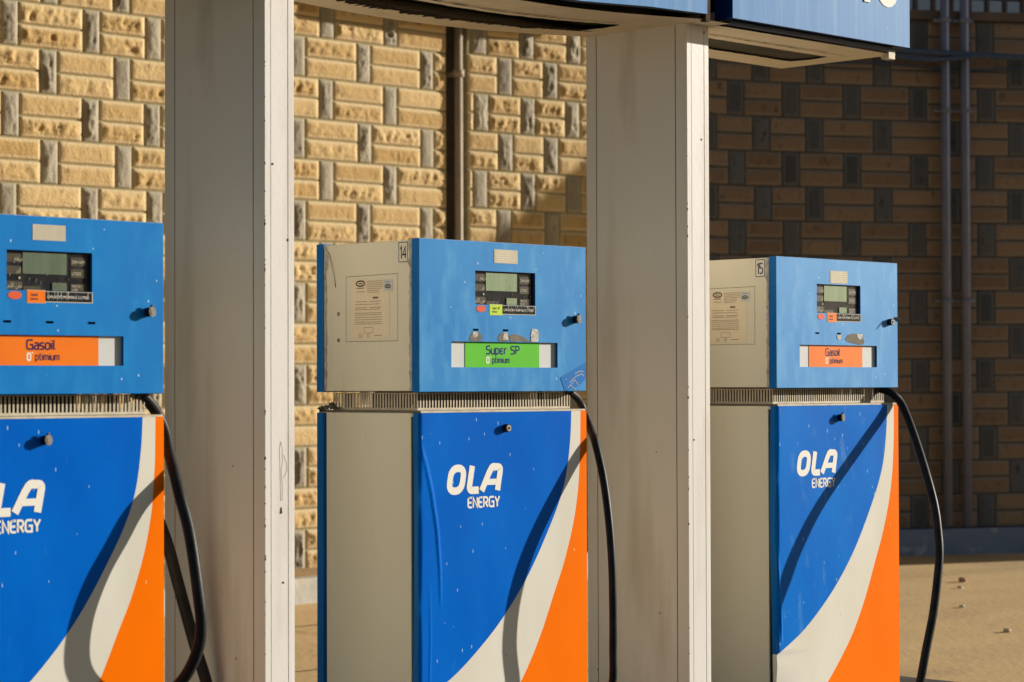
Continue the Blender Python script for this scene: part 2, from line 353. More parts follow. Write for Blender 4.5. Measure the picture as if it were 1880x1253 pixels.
# slab joints (thin dark dirt lines lying on the concrete)
mb = MB()
def strip(mb, p, q, w_, dz=.004, wob=.006):
    p, q = Vector(p), Vector(q); d = (q-p).normalized(); n = Vector((-d.y, d.x)); L_ = (q-p).length; k = max(2, int(L_/.25)); o = len(mb.v)
    for i in range(k+1):
        c = p+(q-p)*i/k+n*random.uniform(-wob, wob); ww = w_*random.uniform(.5, 1.3)/2
        for s_ in (-1, 1):
            P = c+n*ww*s_; mb.v.append((P.x, P.y, gz(P.x, P.y)+dz))
    for i in range(k): mb.face((o+2*i, o+2*i+1, o+2*i+3, o+2*i+2))
for y in (1.9, 3.15, 4.6): strip(mb, (-9, y), (3.6, y), .016)
for x in (-5, -2.4, .2, 3.2): strip(mb, (x, 1.2), (x, 5.3), .014)
struct(mb.build('ground_joints', flat('joint_dirt', (92, 72, 50), .9)), 'dark joints between the concrete slabs')
mb = MB(); mb.add([(-58, -14, .004), (20, -14, .004), (20, -.5, .004), (-58, -.5, .004)], [(0, 1, 2, 3)])  # unseen dark sheet added to cut warm bounce onto the pump fronts
struct(mb.build('bounce_absorber', mat('absorber_dark', (.055, .052, .05), .85, (.04, .038, .036), 4, bump=.003, bscale=60)), 'unseen dark driveway in front of the pump island')
# ------------------------------------------------------------------ island
mb = MB(); mb.box(-7, 3.18, -.62, 1.15, -.02, .15)
struct(mb.build('pump_island', M_['island'], bevel=.012), 'low dark grey kerbed island under the fuel pumps')

# ================================================================== STONE WALLS
RH = .27
def make_wall(name, label, path, z0f, evens, odds, gw, rows, amp, proud=0.0, tone=0.0, z_extra=0, mats=('tan', 'gstone', 'mortar')):
    """path: polyline; stones laid along arclength s. evens/odds: s centres of the upright grey stones in even/odd rows"""
    pts = np.array(path, float); seg = np.hypot(*np.diff(pts, axis=0).T); S = np.concatenate([[0], np.cumsum(seg)]); total = S[-1]
    # smooth normal
    d = np.diff(pts, axis=0)/seg[:, None]; nv = np.stack([d[:, 1], -d[:, 0]], 1)   # faces -Y
    nvert = np.vstack([nv[:1], (nv[:-1]+nv[1:])/2, nv[-1:]]); nvert /= np.linalg.norm(nvert, axis=1)[:, None]
    def at(s): 
        return np.interp(s, S, pts[:, 0]), np.interp(s, S, pts[:, 1]), np.interp(s, S, nvert[:, 0]), np.interp(s, S, nvert[:, 1])
    V, Fc, MI, TN, FD = [], [], [], [], []; off = 0
    def stone(s0, s1, z0, z1, mi):
        nonlocal off
        g = .0035; s0 += g; s1 -= g; z0 += g; z1 -= g
        if s1-s0 < .03: return
        L_, H_ = s1-s0, z1-z0
        nx_, nz_ = max(4, int(round(L_/.0165))), max(6, int(round(H_/.0150)))
        bx = .012
        bx = .015
        u = np.concatenate([[0, bx*.35, bx], np.linspace(bx*1.9, L_-bx*1.9, nx_), [L_-bx, L_-bx*.35, L_]])
        v = np.concatenate([[0, bx*.35, bx], np.linspace(bx*1.9, H_-bx*1.9, nz_), [H_-bx, H_-bx*.35, H_]])
        U, Vv = np.meshgrid(u, v)
        ed = np.minimum(np.minimum(U, L_-U), np.minimum(Vv, H_-Vv))
        pu = rng.rand(3)*60
        rough_ = rng.uniform(.35, .95)*amp if rng.rand() < .72 else amp*.18
        fx, fz = (15, 9) if mi == 0 else (16, 8)
        fx, fz = fx*1.5, fz*1.25
        n1 = vnoise(U*fx+pu[0], U*0+pu[1], Vv*fz+pu[2]); n2 = vnoise(U*42+pu[1], U*0+pu[2], Vv*24+pu[0]); n3 = vnoise(U*95+pu[2], U*0, Vv*70+pu[1])
        h = .34*n1+.36*n2+.30*n3
        rid = np.clip(h-.30, 0, 1)
        face_h = .010+rough_*(rid*1.5)
        pit = np.clip((vnoise(U*46+pu[2], U*0+3, Vv*24+pu[1])-.74)/.2, 0, 1)
        face_h -= rough_*.75*pit*np.clip(1.5-Vv/H_*1.6, .15, 1)
        hh = np.where(ed < 1e-6, -.008, np.where(ed < bx*.5, .004, np.where(ed < bx*1.3, .0075, face_h)))
        w_ = np.clip((ed-bx*1.3)/.014, 0, 1); hh = np.where(ed >= bx*1.3, .0075*(1-w_)+hh*w_, hh)
        X, Y, NX, NY = at(s0+U)
        hh = hh+proud
        P = np.stack([X+NX*hh, Y+NY*hh, z0+Vv+z0f(s0+U)], -1).reshape(-1, 3)
        cols, rws = len(u), len(v)
        idx = np.arange(cols*rws).reshape(rws, cols)
        q = np.stack([idx[:-1, :-1], idx[:-1, 1:], idx[1:, 1:], idx[1:, :-1]], -1).reshape(-1, 4)
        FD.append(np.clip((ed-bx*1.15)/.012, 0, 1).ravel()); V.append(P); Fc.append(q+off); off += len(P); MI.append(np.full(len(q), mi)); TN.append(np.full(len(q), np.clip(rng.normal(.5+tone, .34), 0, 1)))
    for r in range(rows):
        cs = sorted(evens if r % 2 == 0 else odds)
        z0, z1 = r*RH, (r+1)*RH
        pos = 0
        for c in cs+[None]:
            if c is None: a0, a1 = total, total
            else:
                j = rng.uniform(-.012, .012); a0, a1 = c-gw/2+j, c+gw/2+j
                a0, a1 = min(max(a0, 0), total), min(max(a1, 0), total)
            if a0-pos > .03:
                zm = (z0+z1)/2+rng.uniform(-.003, .003); stone(pos, a0, z0, zm, 0); stone(pos, a0, zm, z1, 0)
            if a1 > a0: stone(a0, a1, z0, z1, 1)
            pos = a1
    # backing of mortar with real thickness
    nb = max(2, int(total/.3)); sb = np.linspace(0, total, nb+1); X, Y, NX, NY = at(sb); b0 = off
    P = []
    for i in range(nb+1):
        for n_, zz in ((proud-.004, -.3), (proud-.004, rows*RH+z_extra), (-.3, rows*RH+z_extra), (-.3, -.3)):
            P.append((X[i]+NX[i]*n_, Y[i]+NY[i]*n_, zz+z0f(sb[i])))
    V.append(np.array(P)); FD.append(np.ones(len(P))); q = []
    for i in range(nb):
        for k in range(4):
            k2 = (k+1) % 4; q.append((b0+i*4+k, b0+i*4+k2, b0+(i+1)*4+k2, b0+(i+1)*4+k))
    q.append((b0, b0+1, b0+2, b0+3)); q.append((b0+nb*4+3, b0+nb*4+2, b0+nb*4+1, b0+nb*4))
    Fc.append(np.array(q)); MI.append(np.full(len(q), 2)); TN.append(np.full(len(q), .5))
    V = np.vstack(V); Fc = np.vstack(Fc); MI = np.concatenate(MI); TN = np.concatenate(TN)
    me = bpy.data.meshes.new('stone_facing'); me.from_pydata(V.tolist(), [], Fc.tolist())
    for m in mats: me.materials.append(M_[m])
    me.polygons.foreach_set('material_index', MI.astype(np.int32))
    me.polygons.foreach_set('use_smooth', (MI < 2))
    at_ = me.attributes.new('tone', 'FLOAT', 'FACE'); at_.data.foreach_set('value', TN.astype(np.float32))
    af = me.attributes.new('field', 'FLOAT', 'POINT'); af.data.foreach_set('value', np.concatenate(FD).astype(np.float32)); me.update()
    root = thing(name, label, 'wall', (0, 0, 0), 0)
    o = bpy.data.objects.new('stone_facing', me); COL.objects.link(o); o.parent = root
    # coping
    mb = MB(); P = []
    for i in range(nb+1):
        for n_, zz in ((proud+.05, 0), (proud+.05, .07), (-.34, .07), (-.34, 0)):
            mb.v.append((X[i]+NX[i]*n_, Y[i]+NY[i]*n_, zz+rows*RH+z_extra+z0f(sb[i])))
    for i in range(nb):
        for k in range(4):
            k2 = (k+1) % 4; mb.face((i*4+k, i*4+k2, (i+1)*4+k2, (i+1)*4+k))
    mb.face((0, 1, 2, 3)); mb.face((nb*4+3, nb*4+2, nb*4+1, nb*4))
    mb.build('coping', M_['coping'], root)
    return root, at, total
def fill(lst, p, lo, hi):
    lst = sorted(lst)
    while lst[0]-p > lo: lst = [lst[0]-p*random.uniform(.94, 1.06)]+lst
    while lst[-1]+p < hi: lst = lst+[lst[-1]+p*random.uniform(.94, 1.06)]
    return lst
# left wall: world x = 2.547 + s0 ; arclength origin at x=-1.2
o1 = 2.547+1.2
ev = fill([o1+v for v in (.06, .64, 1.11, 1.70, 2.28, 2.866, 3.436)], .56, 0, 7.6)
od = fill([o1+v for v in (.348, .876, 1.43, 1.98, 2.53, 3.10)], .56, 0, 7.3)
wallL, atL, TL = make_wall('stone_wall', 'sunlit tan and grey split-stone wall behind the left and middle pumps, left of the downpipes',
    [(-1.2, 6.30), (2.5, 6.302), (6.175, 6.296)], lambda s: .173+.0073*(s-o1+.0), ev, od, .125, 15, .034)
mb = MB(); mb.box(6.05, 6.55, 6.42, 6.58, 0, 4.2); mb.build('corner_recess', M_['mortar_shaded'], wallL)
# middle panel
ev2 = [v-3.82 for v in (4.155, 4.585, 5.02, 5.45)]; od2 = [v-3.82 for v in (3.93, 4.36, 4.79, 5.23, 5.66)]
wallM, atM, TM = make_wall('stone_wall', 'sunlit stone wall panel with narrow blocks between the downpipes and the right white column',
    [(6.350, 6.262), (6.9, 6.205), (7.449, 6.135), (8.12, 6.09)], lambda s: .212+.004*s, ev2, od2, .135, 15, .030, proud=0)
# right curved wall
s_or = 6.24-.68
ev3 = fill([v-s_or for v in (6.44, 6.92, 7.46, 8.04, 8.62)], .56, 0, 9.2); od3 = fill([v-s_or for v in (6.20, 6.67, 7.14, 7.73, 8.32, 8.89)], .57, 0, 9.2)
pathR = [(8.125, 6.10), (8.777, 6.08), (9.04, 5.995), (9.305, 5.881), (9.82, 5.642), (10.502, 5.288), (11.219, 4.839), (12.0, 4.37), (12.9, 3.83), (13.9, 3.23), (15.9, 2.03)]
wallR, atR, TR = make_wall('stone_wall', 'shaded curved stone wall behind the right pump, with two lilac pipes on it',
    pathR, lambda s: .235+.006*s, ev3, od3, .15, 15, .016, mats=('tan_shaded', 'gstone_shaded', 'mortar_shaded'))
# eave slab added over the left and middle walls to cast a shadow band
for nm, lb, x0, x1, y in (('shadow_eave', 'eave added along the left stone wall to cast its shadow band', -1.2, 6.30, 5.80), ('shadow_eave', 'short eave added above the middle wall panel to cast the shadow band', 6.31, 8.1, 5.66)):
    mb = MB(); mb.box(x0, x1, y, 6.03 if x0 > 6 else 6.24, 4.20, 4.34); tag(mb.build(nm, M_['coping'], bevel=.01), lb, 'eave')

# ------------------------------------------------------------------ sidewalk + kerb
def offs(path_at, total, s0, s1, n, off0, off1):
    out = []
    for i in range(n+1):
        t = i/n; s = s0+(s1-s0)*t; X, Y, NX, NY = path_at(s); o = off0+(off1-off0)*t
        out.append((float(X), float(Y), float(X+NX*o), float(Y+NY*o)))
    return out
K = offs(atL, TL, 0, TL, 14, .67, .62)+offs(atM, TM, .05, TM, 5, .60, .42)+offs(atR, TR, .05, TR, 24, .40, .10)
for i, k in enumerate(K):
    if i > 22: K[i] = (k[0], k[1], *(np.array(k[:2])+(np.array(k[2:])-np.array(k[:2]))/np.linalg.norm(np.array(k[2:])-np.array(k[:2]))*max(.11, .40-.08*(i-21))))
mb = MB()
for (x, y, kx, ky) in K:
    zt = .20+.05*min(1, max(0, (x-4)/6))
    mb.v += [(x, y, zt), (kx, ky, zt)]
for i in range(len(K)-1): mb.face((2*i, 2*i+1, 2*i+3, 2*i+2))
struct(mb.build('sidewalk', M_['sidewalk']), 'raised strip of pavement at the foot of the stone wall')
def kerb(name, ks, m, lab):
    mb = MB()
    for (x, y, kx, ky) in ks:
        zt = .20+.05*min(1, max(0, (x-4)/6)); d = Vector((x-kx, y-ky)).normalized()
        mb.v += [(kx-d.x*.02, ky-d.y*.02, -.05), (kx-d.x*.012, ky-d.y*.012, zt-.012), (kx, ky, zt+.003), (kx+d.x*.10, ky+d.y*.10, zt+.003)]
    for i in range(len(ks)-1):
        for k in range(3): mb.face((4*i+k, 4*i+k+1, 4*i+k+5, 4*i+k+4), 0, False)
    struct(mb.build(name, m), lab)
kerb('kerb', K[:19], M_['kerbm'], 'whitewashed kerb with yellow paint traces')
kerb('kerb', K[18:], M_['kerb_shaded'], 'kerb below the curved wall, bluish shade put into its colour')

# ------------------------------------------------------------------ downpipes between the wall sections (sunlit, brown)
def vpipe(mb, x, y, z0, z1, r, seg=14): mb.tube([(x, y, z0), (x, y, z1)], r, seg)
root = thing('downpipe', 'brown downpipe in the shaded corner of the sunlit stone wall', 'pipe', (6.258, 6.258, .25))
mb = MB(); vpipe(mb, 0, 0, 0, 3.98, .028); mb.build('pipe', M_['pipe_brown'], root)
for z in (.5, 1.9, 3.3):
    mb = MB(); mb.tube([(0, 0, z), (0, 0, z+.05)], .040, 14); mb.box(-.012, .012, .03, .17, z+.01, z+.04); mb.build('bracket', M_['pipe_brown'], root)
# lilac pipes on the curved wall
def pipe_on_right(px_xy, label, top):
    n = Vector((-.53, -.85)).normalized(); x, y = px_xy[0]+n.x*.09, px_xy[1]+n.y*.09
    r = thing('wall_pipe', label, 'pipe', (x, y, .27), 0, 'lilac vertical pipes on the curved wall')
    mb = MB(); vpipe(mb, 0, 0, 0, top-.27, .037); mb.build('pipe', M_['pipe'], r)
    for z in (1.79, 3.30, 4.02):
        mb = MB(); mb.tube([(0, 0, z-.02), (0, 0, z+.02)], .043, 14)
        t = Vector((n.y, -n.x))*-1
        p = [Vector((0, 0, 0))+Vector((t.x, t.y, 0))*s_*.085-Vector((n.x, n.y, 0))*.035 for s_ in (-1, 1)]
        mb.tube([(p[0].x, p[0].y, z), (p[1].x, p[1].y, z)], .014, 6)
        mb.build('clamp', M_['pipe'], r)
pipe_on_right((10.610, 5.220), 'left one of the two lilac pipes running up the shaded curved wall', 4.9)
pipe_on_right((10.752, 5.131), 'right one of the two lilac pipes running up the shaded curved wall', 4.95)
# cables along the curved wall
def along(zf, off, s0, s1, n=30):
    out = []
    for i in range(n+1):
        s = s0+(s1-s0)*i/n; X, Y, NX, NY = atR(s); out.append((float(X+NX*off), float(Y+NY*off), zf(i/n)))
    return out
mb = MB(); mb.tube(along(lambda t: 4.07-.10*t, .15, .3, 4.6), .026, 8)
mb.tube(along(lambda t: 4.02-.02*t-.05*math.sin(t*3.1), .17, 1.9, 2.9), .018, 8)
tag(mb.build('cable_conduit', M_['cable']), 'blue-grey conduit crossing the two lilac pipes high on the curved wall', 'conduit')
mb = MB(); mb.tube(along(lambda t: 3.93-.03*t+.012*math.sin(t*20), .05, .5, 4.6, 50), .010, 6)
tag(mb.build('cable', M_['cable']), 'thin grey cable drooping just below the blue conduit', 'cable')
# fence on top of the curved wall
fr = thing('metal_fence', 'dull steel picket fence on top of the shaded curved wall', 'fence', (0, 0, 0))
mb = MB()
for z in (4.50, 5.25): mb.tube(along(lambda t: z+.02*t, -.12, .2, 5.4, 20), .018, 6)
mb.build('rail', M_['post'], fr)
s = .35
while s < 5.3:
    X, Y, NX, NY = atR(s); mb = MB(); x, y = float(X-NX*.12), float(Y-NY*.12); mb.box(x-.017, x+.017, y-.017, y+.017, 4.36, 5.30); mb.build('picket', M_['post'], fr); s += .155
# building beyond
br = thing('building', 'pale blue-grey rendered building seen through the fence above the curved wall', 'building', (15.5, 8.5, 0), math.radians(-35))
mb = MB(); mb.box(-9, 9, 0, .3, 0, 9); mb.build('wall', M_['farwall'], br)
for x in (-6, -3, 0, 3, 6):
    mb = MB(); mb.box(x-.5, x+.5, -.03, 0, 6.6, 8.2); mb.build('window', M_['glass'], br)
# pebbles on the forecourt
peb = [(8.43, 3.582, .034, 'pinkish', (165, 130, 105), 'pinkish scrap lying on the sunlit concrete near the wall shadow'), (7.994, 3.307, .02, 'white', (215, 205, 185), 'tiny white chip just in front of the pinkish scrap'),
       (6.925, 2.578, .02, 'white2', (220, 210, 190), 'single white chip in the middle of the sunlit concrete'), (6.042, 1.689, .024, 'grey', (190, 175, 150), 'pale pebble with a long shadow nearest the camera')]
for x, y, r, nm, c, lb in peb:
    bm = bmesh.new(); bmesh.ops.create_icosphere(bm, subdivisions=2, radius=r)
    for v in bm.verts: v.co *= random.uniform(.75, 1.15); v.co.z *= .55
    me = bpy.data.meshes.new('pebble'); bm.to_mesh(me); bm.free(); me.materials.append(flat('pebble_'+nm, c, .8))
    o = bpy.data.objects.new('pebble', me); COL.objects.link(o); o.location = (x, y, gz(x, y)+r*.4); tag(o, lb, 'pebble')

# ================================================================== COLUMNS
def column(x0, w_, label, z1, d=.50):
    root = thing('white_column', label, 'column', (x0, 0, .15), 0, 'white canopy columns between the pumps')
    g = .0022
    def grooves_y(x, sgn, rev):   # left/right face with two grooves
        ys = [0, .0545, .0545, .0585, .0585, .447, .447, .451, .451, d]
        dd = [0, 0, g, g, 0, 0, g, g, 0, 0]
        pts = [(x+sgn*b, y) for y, b in zip(ys, dd)]
        return pts[::-1] if rev else pts
    prof = []
    fx = [0, w_*.18, w_*.18, w_*.205, w_*.205, w_*.76, w_*.76, w_*.79, w_*.79, w_*.93, w_*.93, w_]
    fy = [0, 0, .0012, .0012, .0002, .0002, .003, .003, 0, 0, .002, .002]
    front = [(a_, b_) for a_, b_ in zip(fx, fy)]
    right = grooves_y(w_, -1, False)[1:]
    back = [(0, d)]
    left = grooves_y(0, 1, True)[1:-1]
    prof = front+right+back+left
    mb = MB(); mb.prism(prof, 'z', 0, z1-.15)
    mb.build('shaft', M_['column'], root)
    mb = MB(); mb.box(-.004+.0061, .0063, .0546, .0584, 0, z1-.15)   # dirt in the grooves
    mb = MB()
    for y in (.0550, .4475): mb.box(.0012, .0019, y, y+.003, .002, z1-.16)
    mb.build('groove_dirt', M_['groove'], root)
    mb = MB(); mb.box(-.02, w_+.02, -.02, d+.02, 0, .02); mb.build('base_plate', M_['steel'], root, bevel=.003)
    return root
colA = column(-.643, .117, 'white canopy column between the left and the middle pump', 2.80)
colB = column(1.341, .124, 'white canopy column between the middle and the right pump', 2.724)
def cracks(root, lines, r=.0009):
    for pl in lines:
        mb = MB(); mb.tube([(x, .0004, z-.15) for x, z in pl], r*.85, 5); mb.build('paint_crack', M_['groove'], root)
def jag(x, z0, z1, n, amp):
    return [(x+random.uniform(-amp, amp), z0+(z1-z0)*i/n) for i in range(n+1)]
cracks(colA, [jag(.065, 1.23, 1.05, 14, .003), [(.060, 1.23), (.056, 1.21), (.058, 1.14), (.060, 1.05)], [(.072, 1.19), (.083, 1.165), (.084, 1.14), (.072, 1.12)]])
mb = MB()
for z in (1.01,): mb.add([(.058, -.0009, z-.15), (.066, -.0009, z-.148), (.064, -.0009, z-.128), (.060, -.0009, z-.132)], [(0, 1, 2, 3)])
mb.build('paint_chip', M_['darkbrown'], colA)
# chipped edges: small dark flakes along the left front arris of each column
def flakes(root, n, zr):
    mb = MB()
    for i in range(n):
        z = random.uniform(*zr); h = random.uniform(.003, .014); w_ = random.uniform(.0015, .005)
        mb.add([(-.0008, 0.0002, z), (-.0008, w_, z+h*.4), (-.0008, .0002, z+h), (w_*.7, -.0008, z+h*.5)], [(0, 1, 2), (0, 2, 3)])
    mb.build('edge_chips', M_['darkbrown'], root)
flakes(colA, 34, (.2, 2.3)); flakes(colB, 16, (.2, 2.3))
for root, pts in ((colA, [(.03, 2.08), (.09, 1.85), (.07, .8)]), (colB, [(.08, 2.30), (.03, 1.2)])):
    mb = MB()
    for x, z in pts: mb.tube([(x, -.001, z-.15), (x, .001, z-.15)], .0035, 8)
    mb.build('paint_nick', M_['darkbrown'], root)

# ================================================================== CANOPY BEAM between / beyond the columns
beam = thing('canopy_beam', 'low canopy beam with beige soffit and blue fascia resting on the white columns', 'canopy', (0, 0, 2.72))
def sag(x): return -.038*math.sin(math.pi*min(1, max(0, (1.30-x)/1.85)))**1.0 if x < 1.30 else 0
def soffit(x0, x1, y0, y1, hx0, hx1, hy0, hy1, sagf, name, nseg=60, hx_open=False, rag=.006):
    """frame seen from below with a ragged-edged rectangular opening"""
    mb = MB(); xs = [x0+(x1-x0)*i/nseg for i in range(nseg+1)]
    def add_strip(f0, f1):
        o = len(mb.v)
        for x in xs:
            a_, b_ = f0(x), f1(x)
            mb.v.append((x, a_, sagf(x))); mb.v.append((x, b_, sagf(x)))
        for i in range(nseg): mb.face((o+2*i, o+2*i+1, o+2*i+3, o+2*i+2))
    jit = {round(x, 5): (random.uniform(-rag, rag), random.uniform(-rag, rag)) for x in xs}
    inside = lambda x: hx0 <= x <= hx1
    mid = (hy0+hy1)/2
    add_strip(lambda x: y0, lambda x: (hy0+jit[round(x, 5)][0]*.4) if inside(x) else mid)
    add_strip(lambda x: (hy1+jit[round(x, 5)][1]) if inside(x) else mid, lambda x: y1)
    # turned-up edges
    o = len(mb.v)
    for x in xs: mb.v += [(x, y1, sagf(x)), (x, y1, .05)]
    for i in range(nseg): mb.face((o+2*i, o+2*i+1, o+2*i+3, o+2*i+2))
    mb.add([(x1, y0, 0), (x1, y1, 0), (x1, y1, .05), (x1, y0, .05)], [(0, 1, 2, 3)])
    return mb.build(name, M_['soffit'], beam)
soffit(-1.9, 1.4625, -.10, .50, -1.7, 1.16, .155, .335, sag, 'soffit_panel', 130, rag=.012)
soffit(1.4675, 2.58, -.04, .535, 1.50, 2.445, .185, .375, lambda x: 0, 'soffit_panel', 60, rag=.004)
mb = MB(); mb.box(-1.75, 1.25, .09, .40, .008, .059); mb.build('light_cover', M_['recess'], beam)
mb = MB(); mb.box(1.48, 2.50, .14, .42, .008, .059); mb.build('light_cover', M_['recess'], beam)
# slots / opened seams in the soffit (dark, slightly below surface)
def seam(x0, x1, y, wd, n=40, sg=sag, dz=-.004):
    mb = MB(); o = 0
    for i in range(n+1):
        x = x0+(x1-x0)*i/n; ww = wd*random.uniform(.35, 1.15)*(1-.7*(i/n)**3); c = y+random.uniform(-.002, .002)
        mb.v += [(x, c-ww/2, sg(x)+dz), (x, c+ww/2, sg(x)+dz)]
    for i in range(n): mb.face((2*i, 2*i+1, 2*i+3, 2*i+2))
    return mb.build('open_seam', M_['darkbrown'], beam)
seam(-1.6, 1.15, .095, .017, 90); seam(1.49, 2.46, .108, .012, sg=lambda x: 0)
# rusted ragged lip along the back of the opening
mb = MB(); n = 260
for i in range(n+1):
    x = -1.65+(1.20+1.65)*i/n; t = 1-abs(2*i/n-1)**6
    w_ = (.020+.022*abs(math.sin(i*.13))*random.uniform(.35, 1))*t+.001
    mb.v += [(x, .335-w_*1.5, sag(x)-.004), (x, .335+w_*random.uniform(.0, 1.35), sag(x)-.004)]
for i in range(n): mb.face((2*i, 2*i+1, 2*i+3, 2*i+2))
mb.build('rust_edge', M_['rust_black'], beam)
# beam core
mb = MB(); mb.box(-1.9, 1.27, -.09, .49, .06, .7); mb.box(1.30, 2.56, -.03, .52, .06, .66); mb.build('beam_box', M_['dark'], beam)
# blue fascia of the header (left of the sign box)
mb = MB()
xs = [-1.9, -1, 0, .65, 1.0, 1.308]; zb_ = [-.02, -.03, -.03, -.018, .002, .010]
for x, z in zip(xs, zb_): mb.v += [(x, -.125, z+.006), (x, -.125, .72), (x, -.102, z+.003), (x, -.095, .72)]
for i in range(len(xs)-1):
    o = 4*i; mb.face((o, o+4, o+5, o+1), 0); mb.face((o, o+2, o+6, o+4), 1); mb.face((o+2, o+3, o+7, o+6), 1); mb.face((o+1, o+5, o+7, o+3), 1)
o = 4*(len(xs)-1); mb.face((o, o+2, o+3, o+1), 1); mb.face((0, 1, 3, 2), 1)
mb.build('fascia', [M_['sign_blue'], M_['sign_lip']], beam)
mb = MB(); mb.box(1.312, 1.336, -.115, -.09, -.008, .7); mb.build('hanger', M_['darkbrown'], beam)
# unseen slab added high above the island to block light from the sky
rf = thing('sky_blocker', 'unseen flat slab added high above the pump island to block sky light', 'light blocker', (-2.5, 2, 0))
rf.location = (0, 0, 0)
mb = MB(); mb.box(-8.5, 8.0, -.9, 5.0, 5.2, 5.75); mb.build('blocker_slab', mat('grey_blocker_panel', (.22, .21, .20), .7), rf)
for x, y in ((-7.5, -.3), (-7.5, 4.2)):
    mb = MB(); mb.box(x-.12, x+.12, y-.12, y+.12, 0, 5.2); mb.build('post', M_['grey'], rf)
# sign box in front of the beam
sg = thing('sign_box', 'streaked blue sign box with pale letters, cropped by the picture top', 'sign', (1.44, -.135, 2.735))
mb = MB(); W_, H_, D_ = 1.105, .62, .085
mb.add([(0, 0, 0), (W_, 0, 0), (W_, 0, H_), (0, 0, H_)], [(0, 1, 2, 3)], 0)
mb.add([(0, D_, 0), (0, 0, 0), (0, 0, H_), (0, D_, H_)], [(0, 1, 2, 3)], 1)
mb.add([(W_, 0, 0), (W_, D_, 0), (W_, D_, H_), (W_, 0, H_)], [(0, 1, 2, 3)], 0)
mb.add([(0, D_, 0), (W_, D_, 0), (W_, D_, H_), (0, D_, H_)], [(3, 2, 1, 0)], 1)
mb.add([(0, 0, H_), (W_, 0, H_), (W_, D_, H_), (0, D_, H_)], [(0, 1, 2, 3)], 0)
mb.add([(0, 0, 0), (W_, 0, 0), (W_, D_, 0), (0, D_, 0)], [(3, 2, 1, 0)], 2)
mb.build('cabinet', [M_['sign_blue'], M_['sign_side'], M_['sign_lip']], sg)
mb = MB(); mb.box(.02, 1.06, .03, .07, -.014, -.003); mb.build('bottom_rail', M_['sign_lip'], sg, bevel=.002)
mb = MB(); mb.box(1.085, 1.13, .088, .125, -.036, -.008); mb.build('corner_bracket', M_['cream'], sg, bevel=.002)
mb = MB()
mb.box(.800, .837, -.004, -.001, .150, .38)
ribbon(mb, ring(0, .100, 0, .15, .048), .019, +.906, .145+.019, -.001, .003, 0)
mb.build('lettering', M_['white_print'], sg)

